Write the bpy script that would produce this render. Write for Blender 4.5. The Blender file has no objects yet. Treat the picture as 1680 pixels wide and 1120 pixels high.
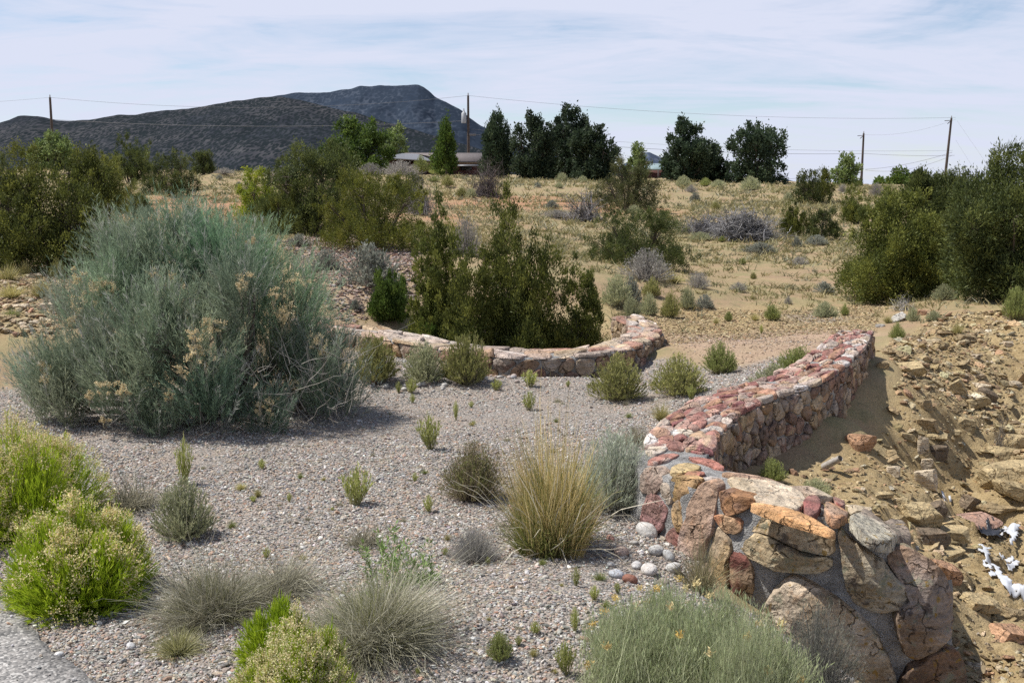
import bpy, math, random
import numpy as np
from mathutils import Vector, Matrix

scene = bpy.context.scene
COL = scene.collection
PI = math.pi
rad = math.radians

# ------------------------------------------------------------------ camera
CAM = np.array([0.0, 0.0, 1.6]); FPX = 1800.0; PITCH = math.atan(260 / FPX)
cam_d = bpy.data.cameras.new('camera'); cam = bpy.data.objects.new('camera', cam_d); COL.objects.link(cam)
cam_d.sensor_width = 36; cam_d.lens = 36 * FPX / 1680
cam.location = CAM; cam.rotation_euler = (PI / 2 - PITCH, 0, 0)
cam_d.clip_start = 0.05; cam_d.clip_end = 30000
scene.camera = cam
def ray(px, py):
    sp, cp = math.sin(PITCH), math.cos(PITCH)
    a = (px - 840) / FPX; b = (560 - py) / FPX
    return np.array([a, cp + b * sp, -sp + b * cp])
def at(px, py, d):                      # the place seen at a photo position, d metres ahead
    r = ray(px, py); return CAM + r * (d / r[1])
def mpp(d): return d / FPX              # metres per photo pixel

# ------------------------------------------------------------------ noise
def _hash(ix, iy, iz, seed):
    n = (ix.astype(np.int64) * 374761393 + iy.astype(np.int64) * 668265263 + iz.astype(np.int64) * 2147483647 + seed * 974711) & 0x7fffffff
    n = ((n ^ (n >> 13)) * 1274126177) & 0x7fffffff
    n = ((n ^ (n >> 16)) * 668265263) & 0x7fffffff
    return ((n ^ (n >> 15)) & 0xffff) / 65535.0
def vnoise(p, seed=0):
    p = np.asarray(p, float); i = np.floor(p); f = p - i; f = f * f * (3 - 2 * f); i = i.astype(np.int64)
    x, y, z = i[..., 0], i[..., 1], i[..., 2]; fx, fy, fz = f[..., 0], f[..., 1], f[..., 2]
    def h(a, b, c): return _hash(x + a, y + b, z + c, seed)
    x00 = h(0,0,0) * (1-fx) + h(1,0,0) * fx; x10 = h(0,1,0) * (1-fx) + h(1,1,0) * fx
    x01 = h(0,0,1) * (1-fx) + h(1,0,1) * fx; x11 = h(0,1,1) * (1-fx) + h(1,1,1) * fx
    return ((x00 * (1-fy) + x10 * fy) * (1-fz) + (x01 * (1-fy) + x11 * fy) * fz) * 2 - 1
def fbm(p, seed=0, oct=4):
    p = np.asarray(p, float); s = 0; a = 0.5
    for k in range(oct):
        s = s + a * vnoise(p * 2 ** k + 17.3 * k, seed + k); a *= 0.5
    return s
def fbm2(x, y, seed=0, oct=4):
    return fbm(np.stack([x, y, np.zeros_like(x) + 0.37 * seed], -1), seed, oct)
def nrm(v): return v / np.maximum(np.linalg.norm(v, axis=-1, keepdims=True), 1e-9)
def sph(rng, n): return nrm(rng.normal(size=(n, 3)))
def lerp(a, b, t): return a + (b - a) * t
def c3(*c): return np.array(c, float)

# ------------------------------------------------------------------ mesh building
class MB:
    """Collects vertices, faces and vertex colours; build() links ONE mesh object."""
    def __init__(s): s.V = []; s.C = []; s.T = []; s.Q = []; s.n = 0
    def add(s, V, C, T=None, Q=None):
        V = np.asarray(V, float).reshape(-1, 3); k = len(V)
        C = np.broadcast_to(np.asarray(C, float), (k, 3))
        s.V.append(V); s.C.append(C)
        if T is not None and len(T): s.T.append(np.asarray(T, np.int64).reshape(-1, 3) + s.n)
        if Q is not None and len(Q): s.Q.append(np.asarray(Q, np.int64).reshape(-1, 4) + s.n)
        s.n += k
    def mesh(s, name, mat, smooth=True):
        me = bpy.data.meshes.new(name)
        V = np.concatenate(s.V); C = np.concatenate(s.C)
        T = np.concatenate(s.T) if s.T else np.zeros((0, 3), np.int64)
        Q = np.concatenate(s.Q) if s.Q else np.zeros((0, 4), np.int64)
        me.vertices.add(len(V)); me.vertices.foreach_set('co', V.astype(np.float32).ravel())
        nl = T.size + Q.size; me.loops.add(nl)
        me.loops.foreach_set('vertex_index', np.concatenate([T.ravel(), Q.ravel()]).astype(np.int32))
        me.polygons.add(len(T) + len(Q))
        st = np.concatenate([np.arange(len(T)) * 3, T.size + np.arange(len(Q)) * 4]).astype(np.int32)
        me.polygons.foreach_set('loop_start', st)
        me.polygons.foreach_set('use_smooth', np.full(len(st), smooth))
        at_ = me.color_attributes.new('Col', 'FLOAT_COLOR', 'POINT')
        at_.data.foreach_set('color', np.concatenate([np.clip(C, 0, 1), np.ones((len(C), 1))], 1).astype(np.float32).ravel())
        me.materials.append(mat); me.update(calc_edges=True); me.validate()
        return me
    def build(s, name, mat, parent=None, smooth=True, loc=None):
        return link(name, s.mesh(name, mat, smooth), parent, loc)
def link(name, data, parent=None, loc=None):
    o = bpy.data.objects.new(name, data); COL.objects.link(o)
    if parent: o.parent = parent
    if loc is not None: o.location = loc
    return o
def tag(o, label=None, cat=None, group=None, kind=None):
    if label: o['label'] = label
    if cat: o['category'] = cat
    if group: o['group'] = group
    if kind: o['kind'] = kind
    return o
def thing(name, label, cat, loc, rz=0, group=None):
    o = bpy.data.objects.new(name, None); COL.objects.link(o); o.empty_display_size = .1
    o.location = loc; o.rotation_euler = (0, 0, rz)
    return tag(o, label, cat, group)

def diamonds(mb, B, D, L, W, c0, c1, rng):
    """Leaf faces: base, two sides, tip."""
    n = len(B); D = nrm(D); S = nrm(np.cross(D, sph(rng, n)))
    L = np.broadcast_to(L, (n,))[:, None]; W = np.broadcast_to(W, (n,))[:, None]
    V = np.stack([B, B + D * L * .45 + S * W * .5, B + D * L, B + D * L * .45 - S * W * .5], 1)
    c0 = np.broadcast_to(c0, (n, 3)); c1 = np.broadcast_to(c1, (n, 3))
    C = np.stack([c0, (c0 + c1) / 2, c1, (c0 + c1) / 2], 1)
    mb.add(V.reshape(-1, 3), C.reshape(-1, 3), Q=np.arange(n * 4).reshape(n, 4))
def blades(mb, P, W, c0, c1, rng):
    """Ribbons along paths P (n,k,3), tapering to the tip."""
    n, k, _ = P.shape
    D = nrm(P[:, -1] - P[:, 0]); S = nrm(np.cross(D, sph(rng, n)))
    W = np.broadcast_to(W, (n,))[:, None, None]; t = np.linspace(0, 1, k)[None, :, None]
    o = S[:, None, :] * W * .5 * (1 - .8 * t)
    V = np.stack([P - o, P + o], 2)
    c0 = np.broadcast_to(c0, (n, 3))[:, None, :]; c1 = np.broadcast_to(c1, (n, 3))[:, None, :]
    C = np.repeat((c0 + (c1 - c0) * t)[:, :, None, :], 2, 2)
    b = (np.arange(n) * k * 2)[:, None]; j = np.arange(k - 1)[None, :] * 2
    Q = np.stack([b + j, b + j + 1, b + j + 3, b + j + 2], -1).reshape(-1, 4)
    mb.add(V.reshape(-1, 3), C.reshape(-1, 3), Q=Q)
def tubes(mb, P, R, c, sides=5):
    """Round tapered tubes along paths P (n,k,3) with radii R (n,k)."""
    P = np.asarray(P, float); n, k, _ = P.shape
    T = nrm(np.gradient(P, axis=1)); ref = np.where(np.abs(T[..., 2:3]) > .9, c3(1, 0, 0), c3(0, 0, 1))
    A = nrm(np.cross(T, ref)); B = np.cross(T, A)
    a = np.arange(sides) * 2 * PI / sides
    R = np.broadcast_to(R, (n, k))[:, :, None, None]
    V = P[:, :, None, :] + R * (A[:, :, None, :] * np.cos(a)[:, None] + B[:, :, None, :] * np.sin(a)[:, None])
    c = np.asarray(c, float)
    C = np.broadcast_to(c if c.ndim == 1 else c[:, None, None, :], V.shape)
    b = (np.arange(n) * k * sides)[:, None, None]; i = (np.arange(k - 1) * sides)[None, :, None]; j = np.arange(sides)[None, None, :]; j2 = (j + 1) % sides
    Q = np.stack([b + i + j, b + i + j2, b + i + sides + j2, b + i + sides + j], -1).reshape(-1, 4)
    mb.add(V.reshape(-1, 3), C.reshape(-1, 3), Q=Q)
def limb(mb, a, b, r0, r1, c, rng, k=6, wob=.08, sides=6):
    t = np.linspace(0, 1, k)[:, None]; L = np.linalg.norm(b - a)
    P = a + (b - a) * t + np.cumsum(rng.normal(size=(k, 3)), 0) * wob * L / k * np.minimum(t * 4, 1)
    tubes(mb, P[None], (r0 + (r1 - r0) * t[:, 0])[None], c, sides); return P
def box(mb, lo, hi, c):
    lo = np.array(lo, float); hi = np.array(hi, float)
    V = np.array([[x, y, z] for x in (lo[0], hi[0]) for y in (lo[1], hi[1]) for z in (lo[2], hi[2])])
    hexa(mb, V, c)
def hexa(mb, V, c):
    mb.add(V, c, Q=[[0, 1, 3, 2], [4, 6, 7, 5], [0, 4, 5, 1], [2, 3, 7, 6], [0, 2, 6, 4], [1, 5, 7, 3]])

# ------------------------------------------------------------------ materials
def new_mat(name):
    m = bpy.data.materials.new(name); m.use_nodes = True; nt = m.node_tree; nt.nodes.clear(); return m, nt
class N:
    def __init__(s, nt): s.nt = nt
    def __call__(s, typ, ins=None, **kw):
        n = s.nt.nodes.new(typ)
        for k, v in kw.items(): setattr(n, k, v)
        for k, v in (ins or {}).items():
            if isinstance(v, bpy.types.NodeSocket): s.nt.links.new(v, n.inputs[k])
            else: n.inputs[k].default_value = v
        return n
    def mix(s, a, b, f, mode='MIX'):
        n = s.nt.nodes.new('ShaderNodeMix'); n.data_type = 'RGBA'; n.blend_type = mode
        for k, v in ((0, f), (6, a), (7, b)):
            if isinstance(v, bpy.types.NodeSocket): s.nt.links.new(v, n.inputs[k])
            elif k == 0: n.inputs[0].default_value = v
            else: n.inputs[k].default_value = (*v, 1)
        return n.outputs[2]
    def math(s, op, a, b=0.0, c=0.0, clamp=False):
        n = s.nt.nodes.new('ShaderNodeMath'); n.operation = op; n.use_clamp = clamp
        for k, v in ((0, a), (1, b), (2, c)):
            if isinstance(v, bpy.types.NodeSocket): s.nt.links.new(v, n.inputs[k])
            else: n.inputs[k].default_value = v
        return n.outputs[0]
    def ramp(s, f, stops, interp='LINEAR'):
        n = s.nt.nodes.new('ShaderNodeValToRGB'); n.color_ramp.interpolation = interp
        e = n.color_ramp.elements
        while len(e) < len(stops): e.new(.5)
        for i, (p, c) in enumerate(stops):
            e[i].position = p; e[i].color = (*c, 1) if not isinstance(c, (int, float)) else (c, c, c, 1)
        s.nt.links.new(f, n.inputs[0]); return n.outputs[0]
    def out(s, sh): s.nt.links.new(sh, s.nt.nodes.new('ShaderNodeOutputMaterial').inputs[0])

def foliage_mat(name, trans=.35, rough=.6, spec=.25):
    m, nt = new_mat(name); n = N(nt)
    a = n('ShaderNodeAttribute', attribute_name='Col').outputs['Color']
    oi = n('ShaderNodeObjectInfo').outputs['Random']
    col = n.mix(a, n('ShaderNodeHueSaturation', {'Value': n.math('MULTIPLY_ADD', oi, .35, .83), 'Color': a}).outputs[0], 1.0)
    p = n('ShaderNodeBsdfPrincipled', {'Base Color': col, 'Roughness': rough, 'Specular IOR Level': spec})
    t = n('ShaderNodeBsdfTranslucent', {'Color': col})
    n.out(n('ShaderNodeMixShader', {0: trans, 1: p.outputs[0], 2: t.outputs[0]}).outputs[0]); return m
M_LEAF = foliage_mat('leaf'); M_GRASS = foliage_mat('grass_blade', .3, .5, .3)
def bark_mat():
    m, nt = new_mat('bark'); n = N(nt)
    a = n('ShaderNodeAttribute', attribute_name='Col').outputs['Color']
    g = n('ShaderNodeNewGeometry').outputs['Position']
    z = n('ShaderNodeTexNoise', {'Vector': g, 'Scale': 40.0, 'Detail': 4.0}).outputs[0]
    c = n.mix(a, n.mix((.4, .4, .4), (1.5, 1.5, 1.5), z), 1.0, 'MULTIPLY')
    b = n('ShaderNodeBump', {'Height': z, 'Strength': .5, 'Distance': .01})
    n.out(n('ShaderNodeBsdfPrincipled', {'Base Color': c, 'Roughness': .9, 'Normal': b.outputs[0], 'Specular IOR Level': .15}).outputs[0]); return m
M_BARK = bark_mat()
def rock_mat(name, lichen=0.0, scale=1.0, strata=.35, bump=1.0):
    m, nt = new_mat(name); n = N(nt)
    a = n('ShaderNodeAttribute', attribute_name='Col').outputs['Color']
    g = n('ShaderNodeNewGeometry').outputs['Position']
    big = n('ShaderNodeTexNoise', {'Vector': g, 'Scale': 9.0 * scale, 'Detail': 6.0, 'Roughness': .65, 'Distortion': .6}).outputs[0]
    fin = n('ShaderNodeTexNoise', {'Vector': g, 'Scale': 90.0 * scale, 'Detail': 6.0, 'Roughness': .7}).outputs[0]
    mid = n('ShaderNodeTexNoise', {'Vector': g, 'Scale': 28.0 * scale, 'Detail': 5.0, 'Roughness': .6}).outputs[0]
    st = n('ShaderNodeMapping', {'Vector': g, 'Rotation': (.25, .35, .2), 'Scale': (4 * scale, 4 * scale, 60 * scale)})
    band = n('ShaderNodeTexNoise', {'Vector': st.outputs[0], 'Scale': 1.0, 'Detail': 5.0, 'Roughness': .6}).outputs[0]
    c = n.mix(a, n.ramp(big, [(.25, .5), (.5, 1.0), (.75, 1.45)]), .8, 'MULTIPLY')
    c = n.mix(c, n.ramp(fin, [(.3, .55), (.5, 1.0), (.72, 1.35)]), .8, 'MULTIPLY')
    c = n.mix(c, n.ramp(band, [(.36, .55), (.5, 1.0), (.62, 1.25)]), strata, 'MULTIPLY')
    warp = n('ShaderNodeVectorMath', {0: g, 1: n('ShaderNodeVectorMath', {0: n('ShaderNodeTexNoise', {'Vector': g, 'Scale': 12.0 * scale, 'Detail': 4.0}).outputs['Color'], 1: (.12 / scale,) * 3}, operation='MULTIPLY').outputs[0]}, operation='ADD').outputs[0]
    ce = n('ShaderNodeTexVoronoi', {'Vector': warp, 'Scale': 8.0 * scale}, feature='DISTANCE_TO_EDGE').outputs['Distance']
    crack = n.math('MULTIPLY', n.ramp(ce, [(.0, 1.0), (.035, 0.0)]), n.ramp(big, [(.48, 0.0), (.56, 1.0)]))
    c = n.mix(c, n.mix(c, (.38, .34, .30), 1.0, 'MULTIPLY'), crack)
    rust = n.ramp(mid, [(.56, 0.0), (.66, 1.0)])
    c = n.mix(c, n.mix(c, (.98, .76, .58), 1.0, 'MULTIPLY'), n.math('MULTIPLY', rust, .45))
    if lichen:
        l = n('ShaderNodeTexNoise', {'Vector': g, 'Scale': 15.0, 'Detail': 8.0, 'Roughness': .7}).outputs[0]
        c = n.mix(c, (.22, .225, .155), n.math('MULTIPLY', n.ramp(l, [(.60 - .05 * lichen, 0.0), (.66 - .05 * lichen, 1.0)]), .7))
        l2 = n('ShaderNodeTexNoise', {'Vector': n('ShaderNodeMapping', {'Vector': g, 'Location': (3, 7, 1)}).outputs[0], 'Scale': 26.0, 'Detail': 6.0}).outputs[0]
        c = n.mix(c, (.28, .17, .03), n.ramp(l2, [(.64, 0.0), (.68, .8)]))
        l3 = n('ShaderNodeTexNoise', {'Vector': n('ShaderNodeMapping', {'Vector': g, 'Location': (9, 2, 5)}).outputs[0], 'Scale': 11.0, 'Detail': 7.0, 'Roughness': .65}).outputs[0]
        c = n.mix(c, (.045, .034, .034), n.math('MULTIPLY', n.ramp(l3, [(.585, 0.0), (.64, 1.0)]), .75))
    h = n.math('ADD', n.math('MULTIPLY', fin, .35), n.math('MULTIPLY_ADD', mid, .7, n.math('MULTIPLY', band, .8 * strata)))
    h = n.math('ADD', h, n.math('MULTIPLY_ADD', crack, -.7, n.math('MULTIPLY', n('ShaderNodeTexVoronoi', {'Vector': warp, 'Scale': 17.0 * scale}).outputs['Distance'], .8)))
    b = n('ShaderNodeBump', {'Height': h, 'Strength': 1.0 * bump, 'Distance': .028 / scale})
    n.out(n('ShaderNodeBsdfPrincipled', {'Base Color': c, 'Roughness': .85, 'Normal': b.outputs[0], 'Specular IOR Level': .25}).outputs[0]); return m
M_ROCK = rock_mat('sandstone'); M_LICHEN = rock_mat('lichen_sandstone', .9); M_PEB = rock_mat('pebble', 0, 3.0, .1, .4); M_SHALE = rock_mat('shale', 0, 1.5, .6)
def mortar_mat():
    m, nt = new_mat('mortar'); n = N(nt); g = n('ShaderNodeNewGeometry').outputs['Position']
    a = n('ShaderNodeTexNoise', {'Vector': g, 'Scale': 14.0, 'Detail': 6.0, 'Roughness': .7}).outputs[0]
    f = n('ShaderNodeTexNoise', {'Vector': g, 'Scale': 160.0, 'Detail': 4.0}).outputs[0]
    c = n.mix(n.ramp(a, [(.32, (.20, .192, .18)), (.5, (.33, .322, .308)), (.66, (.46, .445, .42))]), n.ramp(f, [(.3, .6), (.6, 1.2)]), .7, 'MULTIPLY')
    b = n('ShaderNodeBump', {'Height': n.math('MULTIPLY_ADD', f, .5, a), 'Strength': 1.0, 'Distance': .03})
    n.out(n('ShaderNodeBsdfPrincipled', {'Base Color': c, 'Roughness': .9, 'Normal': b.outputs[0], 'Specular IOR Level': .2}).outputs[0]); return m
M_MORTAR = mortar_mat()
def plain(name, col, rough=.7, var=.3, scale=6.0, metal=0.0):
    m, nt = new_mat(name); n = N(nt); g = n('ShaderNodeNewGeometry').outputs['Position']
    z = n('ShaderNodeTexNoise', {'Vector': g, 'Scale': scale, 'Detail': 4.0}).outputs[0]
    c = n.mix(col, n.mix((1 - var,) * 3, (1 + var,) * 3, z), 1.0, 'MULTIPLY')
    n.out(n('ShaderNodeBsdfPrincipled', {'Base Color': c, 'Roughness': rough, 'Metallic': metal}).outputs[0]); return m
# ------------------------------------------------------------------ terrain height
# known heights: (photo x, photo y, distance) or ('w', x, y, z)
CTRL = [
 # grey gravel forecourt
 (840,1250,None),(500,1250,None),(150,1250,None),(-300,1250,None),(-300,900,None),(150,1000,None),(500,900,None),(840,900,None),(1000,900,None),
 (1040,820,None),(700,750,None),(400,720,None),(950,720,None),(640,640,None),(830,640,None),(930,640,None),(1010,700,None),(200,690,None),(0,640,None),(-250,680,None),
 (1120,640,None),(1050,585,None),(1200,610,None),(1130,545,None),(1250,560,None),(1250,520,13.2),(1100,522,13.1),(1350,520,13.2),
 # foot of the near wall, towards the ditch
 ('w',.95,4.48,-.16),('w',1.2,4.33,-.28),('w',1.5,4.22,-.46),('w',1.2,4.0,-.22),('w',1.5,3.7,-.40),('w',.7,4.6,-.03),('w',1.8,3.4,-.5),('w',.9,3.9,-.04),
 # right ditch
 ('w',1.95,4.3,-.5),('w',1.25,5.1,-.08),('w',1.55,5.1,-.12),('w',1.15,5.55,-.03),('w',1.3,5.9,0),('w',1.55,6.2,-.03),('w',1.85,6.45,0),('w',2.2,6.85,.08),('w',2.55,7.3,.17),('w',2.8,7.9,.3),
 (1440,580,8.4),(1500,610,8.0),(1600,600,8.6),(1680,600,8.8),(1420,720,6.9),(1360,800,5.8),(1500,700,7.1),(1500,800,6.15),(1555,690,7.5),(1600,745,7.45),(1640,690,7.9),
 (1690,760,7.0),(1560,775,7.0),(1600,830,6.5),(1690,850,6.2),(1555,900,5.6),(1640,930,5.65),(1690,1000,5.25),(1580,1000,5.0),(1610,1110,4.55),(1430,830,5.6),(1700,1120,4.5),
 (1800,700,7.2),(1900,900,5.6),
 # road side of the right wall
 ('w',.5,5.3,0),('w',.55,5.7,0),('w',.8,6.15,.02),('w',1.2,6.7,.06),('w',1.6,7.1,.1),('w',2.0,7.7,.16),('w',2.4,8.5,.24),
 # ditch behind the left wall
 ('w',0,9.95,-.35),('w',.45,9.9,-.35),('w',.0,10.7,-.4),('w',-.6,10.5,-.33),('w',.75,10.5,-.3),('w',.8,11.4,-.28),('w',.3,11.8,-.25),('w',-1.1,11.1,-.1),('w',-1.6,11.5,.12),
 ('w',0,9.0,.0),('w',.5,9.0,0),('w',-.7,9.6,0),('w',-1.2,10.0,.02),('w',1.25,10.3,.0),('w',1.45,11.5,.02),('w',1.4,12.4,.05),
 # banks behind it
 (650,440,13.3),(530,445,13.6),(610,470,12.6),(560,500,11.9),(620,400,16),(960,470,13.8),(960,430,16),(770,420,15.5),(850,440,14.2),(720,470,13),(1050,440,16.5),
 # left terrace
 (0,520,9.6),(60,475,10.8),(-200,520,9.6),(50,435,13),(250,500,11),(200,430,14),(400,450,13),(-250,430,13),
 # hill
 (1250,450,18),(1200,390,25),(1200,340,42),(1200,303,72),(1000,345,36),(1000,300,72),(780,345,33),(790,300,70),(620,350,26),(620,300,60),(450,360,24),(450,300,52),(300,330,38),(350,285,66),
 (100,350,26),(100,290,60),(-300,300,55),(-300,370,22),(1350,400,22),(1350,335,45),(1330,310,75),(1480,440,17.5),(1450,500,14.2),(1550,490,13.2),(1680,530,10.6),(1680,490,12.8),(1600,545,10.4),(1500,545,10.8),
 (1550,400,22),(1680,400,20),(1550,330,45),(1900,540,10.5),(2000,450,15),(2000,350,40),(1900,310,80),
 ('w',-60,140,1.7),('w',-20,140,2.6),('w',20,140,2.2),('w',60,140,.8),('w',0,300,0),('w',200,300,-3),('w',-200,300,0),('w',0,800,-4),('w',-800,900,-4),('w',900,900,-8),
 ('w',0,8000,-20),('w',-8000,8000,-20),('w',8000,8000,-20),('w',0,0,0),('w',-3,-8,0),('w',3,-8,-.2),('w',3,2,-.4),('w',-3,2,0),('w',-8,-8,0),('w',9,-8,-.4),
]
def _pt(c):
    if c[0] == 'w': return c[1], c[2], c[3]
    px, py, d = c
    r = ray(px, py)
    if d is None: t = -1.6 / r[2]; p = CAM + r * t
    else: p = CAM + r * (d / r[1])
    return p[0], p[1], p[2]
_C = np.array([_pt(c) for c in CTRL])
def _uv(x, y):
    yy = np.maximum(y, -14) + 16.0
    yy = np.where(y > -14, yy, 2.0)
    k = np.maximum(y, 0) + 3.0
    return np.stack([2.4 * x / k, 3.2 * np.log(k) + np.minimum(y, 0) * .4], -1)
def _ker(r2): return np.where(r2 > 1e-12, .5 * r2 * np.log(np.maximum(r2, 1e-12)), 0)
_U = _uv(_C[:, 0], _C[:, 1]); _n = len(_U)
_K = _ker(((_U[:, None] - _U[None]) ** 2).sum(-1)) + np.eye(_n) * 2e-4
_Pm = np.concatenate([np.ones((_n, 1)), _U], 1)
_A = np.block([[_K, _Pm], [_Pm.T, np.zeros((3, 3))]])
# far heights would swamp the near ones: solve for angle-like height (z / distance scale)
_S = lambda y: np.maximum(y, 0) + 3.0
_W = np.linalg.solve(_A, np.concatenate([_C[:, 2] / _S(_C[:, 1]), np.zeros(3)]))
def _tps(x, y):
    u = _uv(x, y); o = np.empty(len(u))
    for i in range(0, len(u), 20000):
        q = u[i:i+20000]; k = _ker(((q[:, None] - _U[None]) ** 2).sum(-1))
        o[i:i+20000] = k @ _W[:_n] + _W[_n] + q @ _W[_n+1:]
    return o * _S(y)
def inpoly(x, y, poly):
    c = np.zeros(x.shape, bool); n = len(poly)
    for i in range(n):
        x1, y1 = poly[i]; x2, y2 = poly[(i + 1) % n]
        if y1 == y2: continue
        c ^= ((y1 > y) != (y2 > y)) & (x < (x2 - x1) * (y - y1) / (y2 - y1) + x1)
    return c
def sdist(x, y, poly):                     # signed distance, positive inside
    d = np.full(x.shape, 1e9); n = len(poly)
    for i in range(n):
        a = np.array(poly[i]); b = np.array(poly[(i + 1) % n]); e = b - a; L = max(e @ e, 1e-9)
        t = np.clip(((x - a[0]) * e[0] + (y - a[1]) * e[1]) / L, 0, 1)
        d = np.minimum(d, np.hypot(x - a[0] - t * e[0], y - a[1] - t * e[1]))
    return np.where(inpoly(x, y, poly), d, -d)
def sstep(a, b, v): t = np.clip((v - a) / (b - a), 0, 1); return t * t * (3 - 2 * t)
DITCH = [(1.15,5.2),(1.15,5.6),(1.6,6.2),(2.2,6.8),(2.75,7.8),(3.0,9.2),(4.6,12.0),(9,12),(9,2),(2.0,2),(1.75,4.2),(1.5,4.75)]
PITS = [(2.62, 6.95, .16, .20), (2.78, 6.70, .17, .20), (2.92, 6.45, .2, .14), (2.55, 7.25, .15, .12), (3.15, 6.6, .14, .12)]
def H(x, y):
    x = np.atleast_1d(np.asarray(x, float)); y = np.atleast_1d(np.asarray(y, float))
    z = _tps(x, y)
    rough = sstep(-.1, .5, sdist(x, y, DITCH))
    z = z + rough * (.15 * fbm2(x * 1.7, y * 1.7, 5, 5) + .09 * np.abs(fbm2(x * 5, y * 5, 9, 4)) - .02)
    q_ = (z + .05 * fbm2(x * 2.5, y * 2.5, 15, 3)) / .085; led = .085 * (np.floor(q_) + sstep(.55, .95, q_ - np.floor(q_)) - q_)
    z = z + sstep(.35, .8, sdist(x, y, DITCH)) * sstep(-.25, .15, fbm2(x * .9, y * .9, 16, 3) + .1) * led * .9
    hill = sstep(11.5, 16, y) + .6 * sstep(8.5, 10, y) * sstep(-.8, -1.6, x)
    z = z + hill * (.06 * fbm2(x * .7, y * .7, 3, 5) + .02 * fbm2(x * 4, y * 4, 4, 3)) * np.clip(y / 15, .8, 4)
    for (cx, cy, s_, dp) in PITS: z = z - dp * np.exp(-((x - cx) ** 2 + (y - cy) ** 2) / s_ ** 2)
    z = z + .008 * fbm2(x * 6, y * 6, 8, 4) + .012 * fbm2(x * 1.3, y * 1.3, 2, 3)
    return z
def H1(x, y): return float(H([x], [y])[0])
_ts = np.concatenate([np.arange(2.5, 16, .03), 16 * 1.004 ** np.arange(0, 700)])
def ground(px, py):
    """First place where the line of sight through a photo position meets the ground."""
    r = ray(px, py); r = r / r[1]
    P = CAM[None] + r[None] * _ts[:, None]
    dz = P[:, 2] - H(P[:, 0], P[:, 1])
    k = np.nonzero(dz <= 0)[0]
    if not len(k): k = [int(np.argmin(dz[: np.searchsorted(_ts, 110)]))]
    k = k[0]; p = P[k].copy(); p[2] = H1(p[0], p[1]); return p
def plan(pts): return [tuple(ground(*p)[:2]) for p in pts]

# ------------------------------------------------------------------ surface zones on the ground
G_GRAVEL = [(-7,-12),(-7,7.5)] + plan([(0,628),(150,640),(330,640),(560,645)]) + [(-1.5,9.7),(-.7,9.55),(0,9.3),(.6,9.3),(1.05,10.2),(1.3,10.0)] + plan([(1085,585),(1140,598),(1220,600),(1300,585),(1330,590)]) + [(2.1,7.7),(1.2,6.5),(.7,5.6),(.75,5.0),(1.0,4.45),(1.4,4.1),(1.9,3.0),(1.9,-12)]
G_PINK = plan([(1060,565),(1130,552),(1250,545),(1390,535),(1440,545),(1380,580),(1300,600),(1200,606),(1110,590)])
G_OCHRE2 = plan([(1000,520),(1040,500),(1150,505),(1280,510),(1450,495),(1440,545),(1300,550),(1150,560),(1070,575),(1050,550)])
G_RED = plan([(700,365),(760,340),(860,345),(1000,352),(1100,355),(1090,345),(900,325),(760,322),(700,330)])
G_RED2 = plan([(205,335),(330,318),(420,325),(440,345),(390,360),(220,360)])
G_SCREE = plan([(460,400),(560,385),(680,415),(690,500),(560,535),(500,470)])
G_TERR = plan([(-200,455),(120,455),(150,520),(100,560),(-200,540)])
G_PATCH = plan([(1290,520),(1330,510),(1390,515),(1380,527),(1310,530)])
def zone_weights(x, y):
    n = fbm2(x * 2.2, y * 2.2, 21, 4); nf = fbm2(x * .5, y * .5, 22, 4)
    def w(poly, soft, amp): d = sdist(x, y, poly) + n * amp; return sstep(-soft, soft, d)
    gr = np.maximum(w(G_GRAVEL, .12, .35), .8 * w(G_PATCH, .2, .6))
    oc = np.maximum(w(DITCH, .15, .15), w(G_OCHRE2, .5, .8)); oc = np.maximum(oc, w(G_TERR, .4, .6) * .8)
    pk = np.maximum(w(G_PINK, .35, .5), w(G_SCREE, .4, .6) * .9)
    rd = np.maximum(w(G_RED, 2.0, 5.0), w(G_RED2, 2.0, 5.0))
    return gr, oc, pk, rd

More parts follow.
